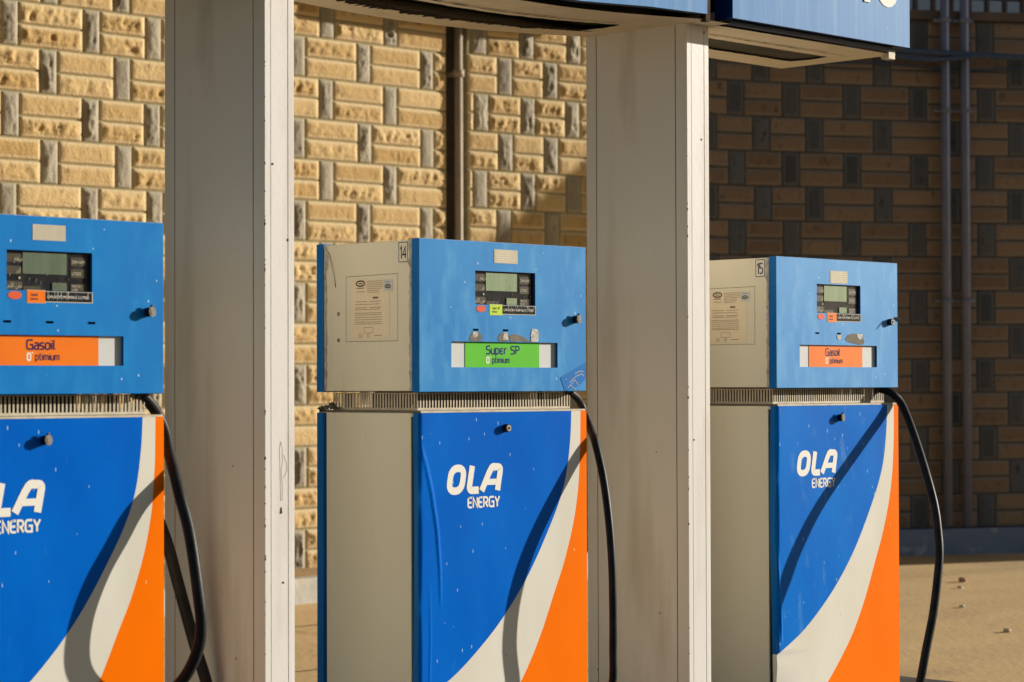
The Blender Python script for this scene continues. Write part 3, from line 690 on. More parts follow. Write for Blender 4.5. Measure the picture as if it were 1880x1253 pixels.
# ================================================================== FUEL PUMPS
W, D = .794, .507; ZB = 1.23
def wl(z):   # left edge of white band
    P = [(-.066, .718), (-.15, .714), (-.25, .70), (-.32, .682), (-.40, .645), (-.475, .60), (-.555, .55), (-.638, .49), (-.712, .425), (-.79, .345), (-.865, .25), (-.925, .165), (-.968, .085), (-1.0, 0), (-1.23, -.3)]
    return float(np.interp(-z, [-p[0] for p in P], [p[1] for p in P]))
def ol(z):
    P = [(-.066, .764), (-.2, .762), (-.33, .752), (-.42, .735), (-.5, .712), (-.6, .674), (-.675, .636), (-.80, .577), (-.88, .532), (-.97, .472), (-1.05, .40), (-1.14, .31), (-1.23, .20)]
    return float(np.interp(-z, [-p[0] for p in P], [p[1] for p in P]))
def smooth(f, z, h=.03): return (f(z-h)+2*f(z)+f(z+h))/4 if -1.19 < z < -.10 else f(z)
def plate(mb, x0, x1, z0, z1, yf, th, holes, rec, mi=0, mi_side=None, mi_edge=None):
    """vertical plate facing -Y with rectangular recessed holes"""
    ms = mi if mi_side is None else mi_side
    c = .0018; X0, X1, Z0, Z1, YF = x0, x1, z0, z1, yf
    O = [(x0, z0), (x1, z0), (x1, z1), (x0, z1)]; I = [(x0+c, z0+c), (x1-c, z0+c), (x1-c, z1-c), (x0+c, z1-c)]
    for k in range(4):
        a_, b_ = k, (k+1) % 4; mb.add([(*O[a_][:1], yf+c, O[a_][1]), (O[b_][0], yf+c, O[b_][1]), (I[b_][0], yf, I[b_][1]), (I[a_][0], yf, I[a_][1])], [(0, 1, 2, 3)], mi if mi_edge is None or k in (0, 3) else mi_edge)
    x0, x1, z0, z1 = x0+c, x1-c, z0+c, z1-c
    xs = sorted({x0, x1}|{h[0] for h in holes}|{h[1] for h in holes}); zs = sorted({z0, z1}|{h[2] for h in holes}|{h[3] for h in holes})
    for i in range(len(xs)-1):
        for j in range(len(zs)-1):
            cx, cz = (xs[i]+xs[i+1])/2, (zs[j]+zs[j+1])/2
            if any(h[0] < cx < h[1] and h[2] < cz < h[3] for h in holes): continue
            mb.add([(xs[i], yf, zs[j]), (xs[i+1], yf, zs[j]), (xs[i+1], yf, zs[j+1]), (xs[i], yf, zs[j+1])], [(0, 1, 2, 3)], mi)
    for h in holes:
        a_, b_, c_, d_ = h
        mb.add([(a_, yf, c_), (b_, yf, c_), (b_, yf+rec, c_), (a_, yf+rec, c_)], [(0, 1, 2, 3)], ms)
        mb.add([(a_, yf, d_), (b_, yf, d_), (b_, yf+rec, d_), (a_, yf+rec, d_)], [(3, 2, 1, 0)], ms)
        mb.add([(a_, yf, c_), (a_, yf, d_), (a_, yf+rec, d_), (a_, yf+rec, c_)], [(3, 2, 1, 0)], ms)
        mb.add([(b_, yf, c_), (b_, yf, d_), (b_, yf+rec, d_), (b_, yf+rec, c_)], [(0, 1, 2, 3)], ms)
    x0, x1, z0, z1, yf = X0, X1, Z0, Z1, YF+c; th -= c
    mb.add([(x0, yf, z0), (x0, yf, z1), (x0, yf+th, z1), (x0, yf+th, z0)], [(0, 1, 2, 3)], ms)
    mb.add([(x1, yf, z0), (x1, yf, z1), (x1, yf+th, z1), (x1, yf+th, z0)], [(3, 2, 1, 0)], ms)
    mb.add([(x0, yf, z1), (x1, yf, z1), (x1, yf+th, z1), (x0, yf+th, z1)], [(0, 1, 2, 3)], ms)
    mb.add([(x0, yf, z0), (x1, yf, z0), (x1, yf+th, z0), (x0, yf+th, z0)], [(3, 2, 1, 0)], ms)
def T(x, y, z): return (x-W/2, y-D/2, z+ZB)
def shift(mb): mb.v = [T(*p) for p in mb.v]; return mb
def quadf(mb, x0, x1, z0, z1, y, mi=0): mb.add([(x0, y, z0), (x1, y, z0), (x1, y, z1), (x0, y, z1)], [(0, 1, 2, 3)], mi)
def disc(mb, c, n, r, th, seg=20, mi=0, r2=None):
    c = Vector(c); n = Vector(n).normalized(); mb.tube([c, c+n*th], [r, r2 or r], seg, mi)
def lock(parent, x, z, kind):
    """cam lock sticking out of the door; kind: cap (closed cover), open (cover swung up), key (bare keyway)"""
    root = None
    mb = MB(); disc(mb, (x, .001, z), (0, -1, 0), .0135, .017, 22)
    body = shift(mb).build('lock', M_['lockbody'], parent)
    mb = MB()
    if kind == 'cap':
        disc(mb, (x+.001, -.0165, z), (.22, -1, .05), .0155, .003, 8); disc(mb, (x+.001, -.0195, z), (.22, -1, .05), .009, .0015, 16)
        mb.tube([(x-.001, -.012, z+.016), (x+.004, -.018, z+.019)], .003, 6)
        shift(mb).build('lock_cover', M_['steel_dark'], body)
    else:
        disc(mb, (x, -.0165, z), (0, -1, 0), .0105, .0015, 20); disc(mb, (x, -.018, z), (0, -1, 0), .005, .001, 12)
        shift(mb).build('lock_face', M_['whitesteel'], body)
        mb = MB(); mb.box(x-.0012, x+.0012, -.0205, -.0192, z-.004, z+.005); shift(mb).build('keyway', M_['slot'], body)
        if kind == 'open':
            mb = MB(); c0 = Vector((x+.003, -.019, z+.016)); d = Vector((.75, -.9, -.42)).normalized(); s_ = Vector((.45, .15, .6)).normalized()
            o = len(mb.v); pts = [c0-s_*.004, c0+d*.012-s_*.011, c0+d*.030-s_*.010, c0+d*.040-s_*.003, c0+d*.040+s_*.004, c0+d*.028+s_*.011, c0+d*.010+s_*.009, c0+s_*.003]
            nn = d.cross(s_).normalized()*.0012
            mb.v += [tuple(p+nn) for p in pts]+[tuple(p-nn) for p in pts]; k = len(pts)
            mb.face([o+i for i in range(k)]); mb.face([o+k+i for i in reversed(range(k))])
            for i in range(k): mb.face((o+i, o+k+i, o+k+(i+1) % k, o+(i+1) % k))
            shift(mb).build('lock_cover', M_['steel'], body)
M_['steel_dark'] = mat('dull_cover_steel', (.13, .115, .09), .6, (.20, .17, .13), 60)
M_['whitesteel'] = mat('bright_keyway_ring', (.55, .50, .43), .5, (.3, .27, .22), 90)

def fuel_pump(X0, Y0, yaw_, cfg):
    root = thing('fuel_pump', cfg['label'], 'fuel pump', (X0+W/2, Y0+D/2, .15+cfg.get('dz', 0)), yaw_, 'fuel pumps in a row on the island')
    up = M_[cfg['up']]
    H = .5
    # ---- upper housing (grey) : side skins, top
    mb = MB(); mb.box(.004, W-.004, .040, D-.040, .003, H-.004)
    housing = shift(mb).build('upper_housing', M_['grey'], root, bevel=.003)
    mb = MB(); mb.box(.012, W-.012, .028, D-.028, .006, H-.008); shift(mb).build('inner_frame', M_['dark'], root)
    # ---- upper front door
    holes = [(.255, .541, .290, .402), (.145, .650, .081, .166)]
    slots = [(.243, .271), (.383, .411), (.525, .553)]
    sz = cfg.get('slotz', .206)
    holes += [(a_+.001, b_-.001, sz-.004, sz+.003) for a_, b_ in slots]
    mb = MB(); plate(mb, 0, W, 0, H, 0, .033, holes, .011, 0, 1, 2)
    # sides keep the saturated blue, front the faded paint
    door = shift(mb).build('display_door', [up, M_['edge_blue'], M_['lit_edge']], root)
    for a_, b_ in slots: mb = MB(); quadf(mb, a_, b_, sz-.006, sz+.005, .0105); shift(mb).build('card_slot', M_['slot'], door)
    # rear door
    mb = MB(); plate(mb, 0, W, 0, H, D-.033, .033, [], 0, 0); 
    mb.add([(0, D, 0), (W, D, 0), (W, D, H), (0, D, H)], [(3, 2, 1, 0)], 0)
    shift(mb).build('rear_door', M_['edge_blue'], root)
    # ---- display
    mb = MB(); quadf(mb, .25, .546, .285, .407, .0108)
    disp = shift(mb).build('display_panel', M_['black_panel'], root)
    lcdm = M_['lcd_dim'] if cfg.get('dim') else M_['lcd']
    mb = MB(); mb.box(.313, .460, .0080, .0100, .337, .3965); shift(mb).build('lcd_screen', lcdm, disp)
    mb = MB(); mb.box(.411, .460, .0080, .0100, .292, .3145); shift(mb).build('lcd_screen', lcdm, disp)
    mb = MB()
    for x0, x1, z0, z1 in ((.258, .309, .368, .392), (.258, .309, .335, .358), (.258, .309, .292, .316), (.316, .374, .291, .303), (.474, .528, .363, .388), (.474, .528, .330, .355), (.474, .528, .292, .312)):
        mb = MB(); quadf(mb, x0, x1, z0, z1, .0095); shift(mb).build('caption_patch', M_['olive_patch'], disp)
    for t_, z_, sz_ in (('DIRHAMS', .370, .0135), ('LITRES', .337, .0135), ('PRIX DU\nLITRE', .3025, .0105)):
        mb = MB(); text_into(mb, t_, sz_, .477, z_, .0085, xs=.80); shift(mb).build('caption_lettering', M_['pale_print'], disp)
    for x, z, t_ in ((.285, .373, '\ufee2\ufeeb\u0631\u062f'), (.292, .340, '\ufeae\ufe98\ufedf'), (.262, .298, '\ufeae\ufe98\ufee0\ufedf\u0627 \ufee6\ufee4\ufe9b')):
        mb = MB(); text_into(mb, t_, .019, x, z, .0085, xs=.75); shift(mb).build('caption_lettering', M_['pale_print'], disp)
    mb = MB(); disc(mb, (.303, .0092, .325), (0, -1, 0), .0035, .0006, 10)
    shift(mb).build('indicator_lamp', M_['pale_print'], disp)
    mb = MB()
    for i in range(14):
        x = random.uniform(.26, .54); z = random.uniform(.292, .34) if random.random() < .7 else random.uniform(.29, .4); mb.tube([(x, .0078, z), (x+random.uniform(-.003, .003), .0078, z+random.uniform(.002, .009))], .0006, 4)
    shift(mb).build('scratches', M_['pale_print'], disp)
    # ---- stickers below the display
    mb = MB(); quadf(mb, .382, .540, .261, .288, -.0008); quadf(mb, .378, .543, .2585, .2895, -.0005, 1)
    st = shift(mb).build('minimum_delivery_sticker', [M_['black_panel'], M_['pale_print']], root)
    mb = MB(); text_into(mb, 'LIVRAISON MINIMALE 5 LITRES', .0118, .387, .270, -.0016, xs=.88 if not cfg.get('dim') else .88)
    for i in range(cfg['scratch']):
        x = random.uniform(.388, .535); s_ = random.uniform(-.006, .006)
        mb.tube([(x, -.0014, .288), (x+s_*.4, -.0014, .277), (x+s_, -.0014, random.uniform(.262, .270))], [.0012, .0008, .0005], 4)
    shift(mb).build('lettering', M_['white_print'], st)
    mb = MB(); pts = arc(.2815, .276, .0225, .0115, 0, 360, 24)[:-1]; mb.prism(pts, 'y', -.0010, 0); shift(mb).build('oval_sticker', M_['red'], root)
    mb = MB(); quadf(mb, .322, .381, .2565, .2905, -.0010); quadf(mb, .3205, .3825, .255, .292, -.0006, 1)
    ms = shift(mb).build('grade_sticker', [M_[cfg['mini']], M_['pale_print']], root)
    mb = MB(); stroke_text(mb, cfg['grade'], .334, .2755, .0072, -.001, thick=.17, depth=.0007, xs=1.0); stroke_text(mb, 'Optimium', .333, .2645, .0052, -.001, thick=.17, depth=.0007)
    shift(mb).build('lettering', M_['purple_print'] if cfg['mini'] == 'orange' else M_['ink2'], ms)
    # top sticker
    a_, b_, c_, d_ = cfg['top']
    mb = MB(); quadf(mb, a_, b_, c_, d_, -.0008)
    ts = shift(mb).build('notice_sticker', M_['paper'], root)
    mb = MB()
    for i in range(6): z = d_-.006-i*(d_-c_-.008)/5.6; quadf(mb, a_+.006+(.008 if i == 0 else 0), b_-.006-(.012 if i in (0, 5) else 0), z-.0009, z+.0009, -.0013)
    shift(mb).build('printed_lines', M_['pale_print'] if cfg.get('dim') else M_['manila'], ts)
    # ---- product label
    mb = MB(); quadf(mb, .14, .655, .076, .171, .0100, 0); quadf(mb, cfg['lab'][0], cfg['lab'][1], .076, .171, .0085, 1)
    pl = shift(mb).build('product_label', [M_['white_plate'], M_[cfg['labc']]], root)
    mb = MB(); ink = 'navy_print' if cfg['labc'] == 'green' else 'purple_print'
    stroke_text(mb, cfg['grade'], cfg['tx'], .1265, .0255, .0085, thick=.20, gap=.20, xs=cfg['txs'])
    off = stroke_text(MB(), "O'", 0, 0, .0205, 0)
    stroke_text(mb, 'ptimium', cfg['tx']+.029, .0965, .0185, .0085, thick=.18, gap=.24, xs=1.0); shift(mb).build('lettering', M_[ink], pl)
    mb = MB(); stroke_text(mb, "O'", cfg['tx']+.001, .0955, .0195, .0085, thick=.24, gap=.10, xs=1.0); shift(mb).build('white_initial', M_['white_print'], pl)
    # ---- worn patches
    for m_, poly in cfg.get('patches', []):
        mb = MB(); mb.prism(poly, 'y', -.0009, .0) if m_ != 'whitepatch' else mb.prism(poly, 'y', -.0014, .0)
        shift(mb).build('worn_patch', M_[m_], root)
    # ---- locks
    lock(root, *cfg['lock_up']); lock(root, *cfg['lock_low'])
    # ---- grille between the two cabinets
    gy, gx, z0, z1 = .045, .035, -.060, -.002
    for nm, rng_ in (('front', None), ('side', None), ('back', None), ('right', None)):
        mb = MB()
        if nm in ('front', 'back'):
            y = gy if nm == 'front' else D-gy-.0015; a0, a1 = gx, W-gx
            mb.box(a0, a1, y, y+.0015, z0, z0+.008); mb.box(a0, a1, y, y+.0015, z1-.003, z1)
            n = 53; p = (a1-a0)/n
            for i in range(n+1):
                x = a0+i*p; mb.box(max(a0, x-p*.21), min(a1, x+p*.21), y+.0001, y+.0014, z0+.008, z1-.003)
        else:
            x = gx if nm == 'side' else W-gx-.0015; a0, a1 = gy+.0017, D-gy-.0017
            mb.box(x, x+.0015, a0, a1, z0, z0+.008); mb.box(x, x+.0015, a0, a1, z1-.003, z1)
            n = 30; p = (a1-a0)/n
            for i in range(n+1):
                y = a0+i*p; mb.box(x+.0001, x+.0014, max(a0, y-p*.27), min(a1, y+p*.27), z0+.008, z1-.003)
        shift(mb).build('vent_grille', M_['cream'] if nm in ('front', 'right') else M_['cream'], root)
    for bxs in ((.17, .40, .12, .40, z0-.003, z1+.004), (.46, .60, .16, .24, z0-.003, z1+.004), (.07, .11, .2, .3, z0, z1)):
        mb = MB(); mb.box(*bxs); shift(mb).build('meter_housing', M_['dark'], root)
    for p in ((.64, .3), (.69, .12), (.13, .15), (.43, .1)): mb = MB(); mb.tube([(p[0], p[1], z0-.003), (p[0], p[1], z1+.004)], .009, 8); shift(mb).build('pipework', M_['dark'], root)
    # ---- lower cabinet
    zt = -.068
    mb = MB(); mb.box(.004, W-.004, .044, D-.044, -ZB-.012, zt)
    shift(mb).build('lower_cabinet', M_['grey'], root, bevel=.003)
    mb = MB(); mb.box(.014, W-.014, .024, D-.024, -ZB+.01, zt-.004); shift(mb).build('inner_frame', M_['dark'], root)
    mb = MB(); mb.box(.010, W-.002, .003, D-.003, zt+.0005, zt+.007); mb.mi = [0, 0, 1, 0, 0, 0]; shift(mb).build('top_plate', [M_['lid'], M_['cream']], root)
    # front door: swoosh in three paints
    zs = [zt-(ZB+zt)*i/150 for i in range(151)]
    NB, NW_, NO = cfg.get('nb', 110), 4, 4
    mb = MB(); cols_ = NB+NW_+NO+3
    def bumpf(x, z): 
        v = 0
        for pl_, amp_, wd_ in cfg.get('creases', []):
            zz = [-p[1] for p in pl_]; xx = [p[0] for p in pl_]
            if zz[0] < -z < zz[-1]:
                c = np.interp(-z, zz, xx); t = (-z-zz[0])/(zz[-1]-zz[0]); d = (x-c)/wd_
                v -= amp_*math.exp(-d*d)*math.sin(math.pi*t)**.5
        if x < .012: v += cfg.get('curl', 0)*((.012-x)/.012)**2*(.3+abs(math.sin(z*9)))
        return v+.0004*math.sin(x*9+z*5)
    for z in zs:
        a1 = max(.0, smooth(wl, z)); a2 = max(0, smooth(ol, z))
        xs = [a1*i/NB for i in range(NB+1)]+[a1+(a2-a1)*i/NW_ for i in range(NW_+1)]+[a2+(W-a2)*i/NO for i in range(NO+1)]
        for x in xs: mb.v.append((x, bumpf(x, z), z))
    for j in range(len(zs)-1):
        for i in range(cols_-1):
            if i in (NB, NB+NW_+1): continue
            k = j*cols_+i; P = [mb.v[q][0] for q in (k, k+1, k+1+cols_, k+cols_)]
            if max(P)-min(P) < 1e-6: continue
            mi = 0 if i < NB else (1 if i < NB+NW_+1 else 2)
            mb.face((k+cols_, k+cols_+1, k+1, k), mi, True)
    th = .030
    for j in range(len(zs)-1):
        z_0, z_1 = zs[j], zs[j+1]; mi = 3 if wl(z_0) > .002 else 1; y0 = bumpf(0, z_0); y1 = bumpf(0, z_1)
        bow = lambda z: cfg.get('bow', .006)*math.sin((z-zt)*4.2)
        mb.add([(0, y0, z_0), (0, y1, z_1), (0, th+bow(z_1), z_1), (0, th+bow(z_0), z_0)], [(0, 1, 2, 3)], mi)
        mb.add([(W, bumpf(W, z_0), z_0), (W, bumpf(W, z_1), z_1), (W, th, z_1), (W, th, z_0)], [(3, 2, 1, 0)], 2)
    for x0, x1, mi in ((0, wl(zt), 0), (wl(zt), ol(zt), 1), (ol(zt), W, 2)):
        mb.add([(x0, 0, zt), (x1, 0, zt), (x1, th, zt), (x0, th, zt)], [(0, 1, 2, 3)], mi)
    low = M_[cfg['low']]
    ld = shift(mb).build('logo_door', [low, M_['white_band'], M_['orange_band'], M_['edge_blue']], root)
    # rear lower door
    mb = MB(); mb.box(0, W, D-.032, D, -ZB, zt-.001); shift(mb).build('rear_lower_door', M_['edge_blue'], root, bevel=.0015)
    # clip at the door corner
    mb = MB(); mb.box(.0, .010, .030, .040, zt-.012, zt-.001); shift(mb).build('door_clip', M_['cream'], root)
    # ---- logo
    mb = MB(); x0, z0, h = .1335, -.3255, .0745; Y = -.0003
    sh = .20; tk = .0122
    def pl_(pts): return [(x*h+z*h*sh, z*h) for x, z in pts]
    ribbon(mb, pl_(ring(-.02, .76, .0, 1.0, .33)), tk, x0-.002, z0, Y, .0009, 0)
    ribbon(mb, pl_([(1.20, 1.04)]+arc(1.38, .18, .18, .18, 180, 270, 4)+[(1.76, 0)]), tk, x0, z0, Y, .0009, 0)
    ribbon(mb, pl_([(2.02, .0), (2.30, .74)]+arc(2.56, .80, .20, .22, 160, 70, 4)+[(2.80, 1.0)]+arc(2.84, .84, .16, .16, 90, 0, 3)+[(3.0, .0)]), tk, x0, z0, Y, .0009, 0)
    ribbon(mb, pl_([(2.24, .34), (2.96, .34)]), tk*.82, x0, z0, Y, .0009, 0)
    stroke_text(mb, 'ENERGY', .2195, -.3815, .0315, Y, thick=.21, gap=.225, xs=1.0, depth=.0008)
    shift(mb).build('logo_lettering', M_['white_print'], ld)
    # ---- side details (left side)
    if cfg.get('num'):
        mb = MB(); yy = -.0006; x_ = .004
        y0, y1, z0_, z1_ = .100, .058, .425, .489
        for p in ([(y0, z0_), (y1, z0_)], [(y1, z0_), (y1, z1_)], [(y1, z1_), (y0, z1_)], [(y0, z1_), (y0, z0_)]):
            ribbon(mb, [(-(q[0]), q[1]) for q in p], .0013, 0, 0, x_, .0009, 0, 'side')
        stroke_text(mb, cfg['num'], .093, .437, .038, x_, thick=.13, gap=.18, xs=.80, plane='side', depth=.0009)
        shift(mb).build('number_decal', M_['navy_print'], root)
        # engraved frame and data plate
        mb = MB()
        for p in ([(.360, .385), (.105, .388)], [(.105, .388), (.106, .168)], [(.106, .168), (.361, .168)], [(.361, .168), (.360, .385)]):
            ribbon(mb, [(-(q[0]), q[1]) for q in p], .0009, 0, 0, x_, .0005, 0, 'side')
        shift(mb).build('engraved_frame', M_['ink'], root)
        mb = MB(); mb.add([(x_-.0008, .330, .372), (x_-.0008, .145, .372), (x_-.0008, .145, .177), (x_-.0008, .330, .177)], [(0, 1, 2, 3)])
        dp = shift(mb).build('data_plate', M_['manila'], root)
        mb = MB(); mb.add([(x_-.0014, .174, .371), (x_-.0014, .129, .371), (x_-.0014, .129, .332), (x_-.0014, .174, .332)], [(0, 1, 2, 3)])
        shift(mb).build('approval_tag', M_['white_plate'], dp)
        mb = MB()
        def sl(y0, y1, z, t=.0007): ribbon(mb, [(-y0, z), (-y1, z)], t, 0, 0, x_-.0017, .0005, 0, 'side')
        for i in range(7): sl(.255, .255-random.uniform(.05, .085) if i > 3 else .175, .367-i*.0062, .0006)
        sl(.305, .270, .345, .0013); sl(.305, .265, .333, .0008)
        for i, z in enumerate((.300, .291, .280, .274)): sl(.312, .255-.01*(i % 2), z); sl(.242, .185+.006*(i % 2), z)
        for i, z in enumerate((.262, .256, .248, .240, .232, .226)): sl(.315, .182, z, .0006)
        sl(.225, .200, .312, .0030)
        ribbon(mb, [(-p[0], p[1]) for p in ring(.225, .270, .196, .214, .001)], .0005, 0, 0, x_-.0017, .0005, 0, 'side')
        ribbon(mb, [(-(.294+.006*math.cos(t)), .187+.006*math.sin(t)) for t in (1, 1.8, 2.6, 3.4, 4.2, 5.0)], .0007, 0, 0, x_-.0017, .0005, 0, 'side')
        ribbon(mb, [(-(.284+.006*math.cos(t)), .187+.006*math.sin(t)) for t in (1.2, 2.0, 2.8, 3.6, 4.4, 5.2)], .0007, 0, 0, x_-.0017, .0005, 0, 'side')
        ribbon(mb, [(-p[0], p[1]) for p in ring(.243, .253, .182, .193, .005)], .0006, 0, 0, x_-.0017, .0005, 0, 'side')
        sl(.220, .182, .187, .0008); sl(.166, .140, .362, .0010)
        shift(mb).build('printed_text', M_['ink'], dp)
        mb = MB(); pts = [(-(.287+.021*math.cos(t)), .3605+.0085*math.sin(t)) for t in np.linspace(0, 2*math.pi, 25)]
        ribbon(mb, pts, .0022, 0, 0, x_-.0017, .0005, 0, 'side'); pts = [(-(.152+.013*math.cos(t)), .348+.0055*math.sin(t)) for t in np.linspace(0, 2*math.pi, 21)]
        ribbon(mb, pts, .0018, 0, 0, x_-.0017, .0005, 0, 'side'); sl(.296, .278, .3605, .0014); sl(.158, .146, .348, .0014)
        shift(mb).build('oval_emblem', M_['ink2'], dp)
        for z in (.262, .174):
            mb = MB(); disc(mb, (.0045, .3995, z), (-1, 0, 0), .0062, .002, 14); sc = shift(mb).build('screw', M_['darkbrown'], root)
            mb = MB(); disc(mb, (.0027, .3995, z), (-1, 0, 0), .0042, .002, 14, r2=.003); shift(mb).build('screw_head', M_['whitesteel'], sc)
        # torn protective film along the housing edges
        n = 34
        for k, (yc, w_) in enumerate(((.0405, .010), (D-.040, .013))):
            mb = MB(); o = 0
            for i in range(n+1):
                z = H-.004-(H-.01)*i/n; ww = w_*random.uniform(.35, 1.0)*(1.6 if i < 6 else 1)
                sgn = 1 if k == 0 else -1
                mb.v += [(.0025, yc-.004*sgn, z), (.0025-random.uniform(.001, .006), yc+sgn*ww*.5, z), (.0028-random.uniform(0, .003), yc+sgn*ww, z)]
            for i in range(n):
                for q in (0, 1): mb.face((o+3*i+q, o+3*i+q+1, o+3*i+q+4, o+3*i+q+3), 0, True)
            shift(mb).build('torn_film', M_['film'], root)
    if cfg.get('strip'):
        mb = MB(); mb.tube([(.002, .452, .475), (-.002, .440, .462), (-.004, .425, .425), (-.001, .415, .390), (.002, .412, .352)], [.0012, .0013, .0009, .0008, .0016], 5)
        shift(mb).build('peeling_strip', M_['film_brown'], root)
        mb = MB(); pr = random.Random(3)
        for (cx_, cy_, cz_, s_) in ((.02, .47, -.052, .035), (.01, .43, -.050, .040), (.015, .49, -.058, .028), (.02, .45, -.040, .022)):
            o = len(mb.v); n = 7
            for i in range(n):
                for j in range(n):
                    mb.v.append((cx_+(i/(n-1)-.5)*s_+pr.uniform(-.004, .004), cy_+(j/(n-1)-.5)*s_+pr.uniform(-.004, .004), cz_+pr.uniform(-.007, .009)))
            for i in range(n-1):
                for j in range(n-1): mb.face((o+i*n+j, o+i*n+j+1, o+(i+1)*n+j+1, o+(i+1)*n+j))
        shift(mb).build('crumpled_film', M_['darkfilm'], root)
    # ---- hose
    pts = spline([T(*p) for p in cfg['hose']], 10); mb = MB(); mb.tube(pts, cfg['hr'], 16); hs = mb.build('hose', M_['rubber'], root)
    if cfg.get('hose2'):
        pts = spline([T(*p) for p in cfg['hose2']], 10); mb = MB(); mb.tube(pts, .0185, 16); mb.build('hose', M_['rubber'], root)
    mb = MB(); p0 = Vector(T(*cfg['hose'][0])); p1 = Vector(T(*cfg['hose'][1])); mb.tube([p0-(p1-p0)*.35, p0+(p1-p0)*.35], cfg['hr']*1.25, 14); mb.build('hose_fitting', M_['rubber_grey'], hs)
    return root
M_['white_plate'] = mat('white_label_plate', (.62, .62, .58), .4, (.56, .56, .52), 8)

def blob(cx, cz, rx, rz, n=18, j=.12, seed=0):
    r = random.Random(seed); return [(cx+rx*math.cos(2*math.pi*i/n)*(1+r.uniform(-j, j)), cz+rz*math.sin(2*math.pi*i/n)*(1+r.uniform(-j, j))) for i in range(n)]
# middle pump (14)
patch14 = [('glue', [(.243, .199), (.234, .190), (.228, .176), (.232, .168), (.280, .168), (.285, .178), (.280, .192), (.271, .199)]),
           ('whitepatch', [(.243, .198), (.262, .198), (.268, .188), (.255, .180), (.242, .184)]),
           ('glue', [(.378, .199), (.366, .190), (.360, .177), (.366, .168), (.406, .168), (.414, .180), (.410, .194)]),
           ('whitepatch', [(.389, .199), (.404, .199), (.410, .174), (.384, .174)]),
           ('glue', [(.415, .186), (.430, .193), (.452, .192), (.478, .186), (.500, .176), (.516, .171), (.516, .168), (.498, .1675), (.470, .171), (.445, .1685), (.420, .168)]),
           ('whitepatch', [(.524, .212), (.545, .2125), (.556, .203), (.557, .190), (.552, .168), (.520, .168), (.517, .190)]),
           ]
hose14 = [(.745, .052, .004), (.762, .052, -.002), (.812, .062, -.023), (.846, .070, -.054), (.852, .050, -.102), (.842, .020, -.146), (.822, -.016, -.180), (.806, -.068, -.304), (.786, -.112, -.452), (.772, -.138, -.599), (.766, -.147, -.747), (.770, -.143, -.878), (.772, -.139, -.990), (.76, -.12, -1.10), (.74, -.09, -1.20)]
p14 = fuel_pump(0, 0, -.002, dict(label='middle fuel pump, decal 14, green product label, white swoosh door', up='door_up_14', low='door_low', grade='Super SP', mini='lime', labc='green',
    lab=(.216, .568), tx=.315, txs=1.20, top=(.344, .456, .430, .476), scratch=16, patches=patch14, lock_up=(.738, .248, 'cap'), lock_low=(.395, -.122, 'key'),
    num='14', strip=True, hose=hose14, hr=.0138, creases=[([(-.004, -.10), (.004, -.17), (.030, -.24), (.055, -.33), (.078, -.45), (.090, -.58), (.094, -.70)], .0042, .0045), ([(.045, -.62), (.048, -.80), (.04, -1.1)], .0015, .004)], curl=.006, bow=.004))
# blue tape with white scribble on the lower right corner of the display door
mb = MB(); mb.prism([(.662, .048), (.791, .098), (.791, .044), (.760, .022), (.705, .003), (.684, .003)], 'y', -.0010, 0)
tp = shift(mb).build('blue_tape', mat('deep_blue_tape', (.0, .135, .44), .4, (.0, .16, .48), 20), p14)
mb = MB()
for pl in ([(.70, .012), (.722, .028), (.735, .040), (.752, .022)], [(.708, .030), (.728, .044), (.742, .052), (.770, .060), (.782, .052)], [(.690, .038), (.692, .044)], [(.715, .020), (.738, .006)], [(.735, .060), (.76, .070), (.778, .068)]):
    ribbon(mb, pl, .0011, 0, 0, -.0012, .0006, 0)
shift(mb).build('scratched_lines', M_['pale_print'], tp)
hose15 = [(0.7067, 0.0442, -0.003), (0.7247, 0.0262, -0.007), (0.7497, -0.0058, -0.026), (0.7777, -0.0308, -0.072), (0.7497, -0.1058, -0.191), (0.7067, -0.1908, -0.339), (0.6867, -0.2428, -0.465), (0.6717, -0.2688, -0.569), (0.6537, -0.2858, -0.652), (0.6227, -0.2958, -0.755), (0.5847, -0.3008, -0.879), (0.5397, -0.3008, -1.001), (0.5027, -0.2958, -1.13), (0.4747, -0.2858, -1.217)]
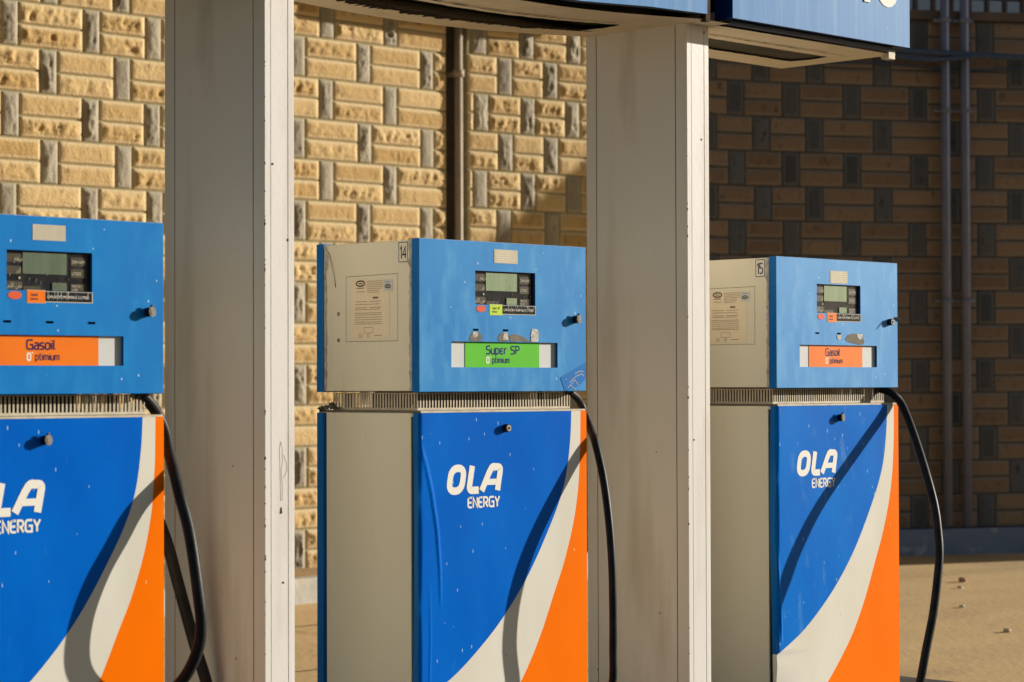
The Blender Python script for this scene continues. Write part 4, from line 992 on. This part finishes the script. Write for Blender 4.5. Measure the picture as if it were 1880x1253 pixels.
patch15 = [('glue', [(.436, .190), (.455, .207), (.485, .213), (.52, .210), (.556, .196), (.567, .183), (.558, .172), (.535, .169), (.50, .173), (.46, .178)]),
           ('whitepatch', [(.517, .214), (.552, .213), (.550, .196), (.535, .188), (.515, .205)]), ('whitepatch', [(.383, .206), (.411, .206), (.410, .192), (.398, .186), (.384, .192)])]
p15 = fuel_pump(1.8313, -.0142, .0097, dict(label='right fuel pump, decal 15, orange label, lock cover swung open', up='door_up_15', low='door_low_worn', grade='Gasoil', mini='orange', labc='orange',
    lab=(.214, .563), tx=.322, txs=1.12, top=(.342, .456, .407, .456), scratch=22, patches=patch15, lock_up=(.735, .262, 'open'), lock_low=(.395, -.116, 'cap'),
    dz=.007, num='15', slotz=.212, hose=hose15, hr=.0165, creases=[([(.0, -.60), (.010, -.75), (.020, -.88), (.022, -.97)], .005, .005), ([(.018, -1.0), (.03, -1.1), (.05, -1.2)], .004, .006)], curl=.009, bow=-.006))
hoseL = [(.735, .052, .004), (.752, .052, -.002), (.792, .060, -.031), (.826, .068, -.067), (.842, .058, -.116), (.836, .028, -.180), (.828, -.005, -.232), (.815, -.050, -.300), (.818, -.082, -.382), (.816, -.108, -.461), (.817, -.130, -.566), (.824, -.138, -.672), (.821, -.120, -.751), (.800, -.075, -.835), (.76, .0, -.90), (.70, .08, -.95)]
hoseL2 = [(.800, .22, -.10), (.86, .21, -.24), (.948, .20, -.433), (.995, .20, -.568), (1.037, .20, -.695), (1.072, .20, -.797), (1.106, .20, -.888), (1.13, .20, -1.0), (1.13, .21, -1.2)]
pL = fuel_pump(-1.82, 0, -.0014, dict(label='left fuel pump cropped by the picture edge, orange label, dim display', up='door_up_L', low='door_low', grade='Gasoil', mini='orange', labc='orange', dim=True,
    lab=(.215, .569), tx=.327, txs=1.14, top=(.340, .450, .432, .476), scratch=7, lock_up=(.738, .238, 'cap'), lock_low=(.380, -.128, 'cap'), slotz=.203,
    hose=hoseL, hr=.0172, hose2=hoseL2, nb=60, bow=.003))
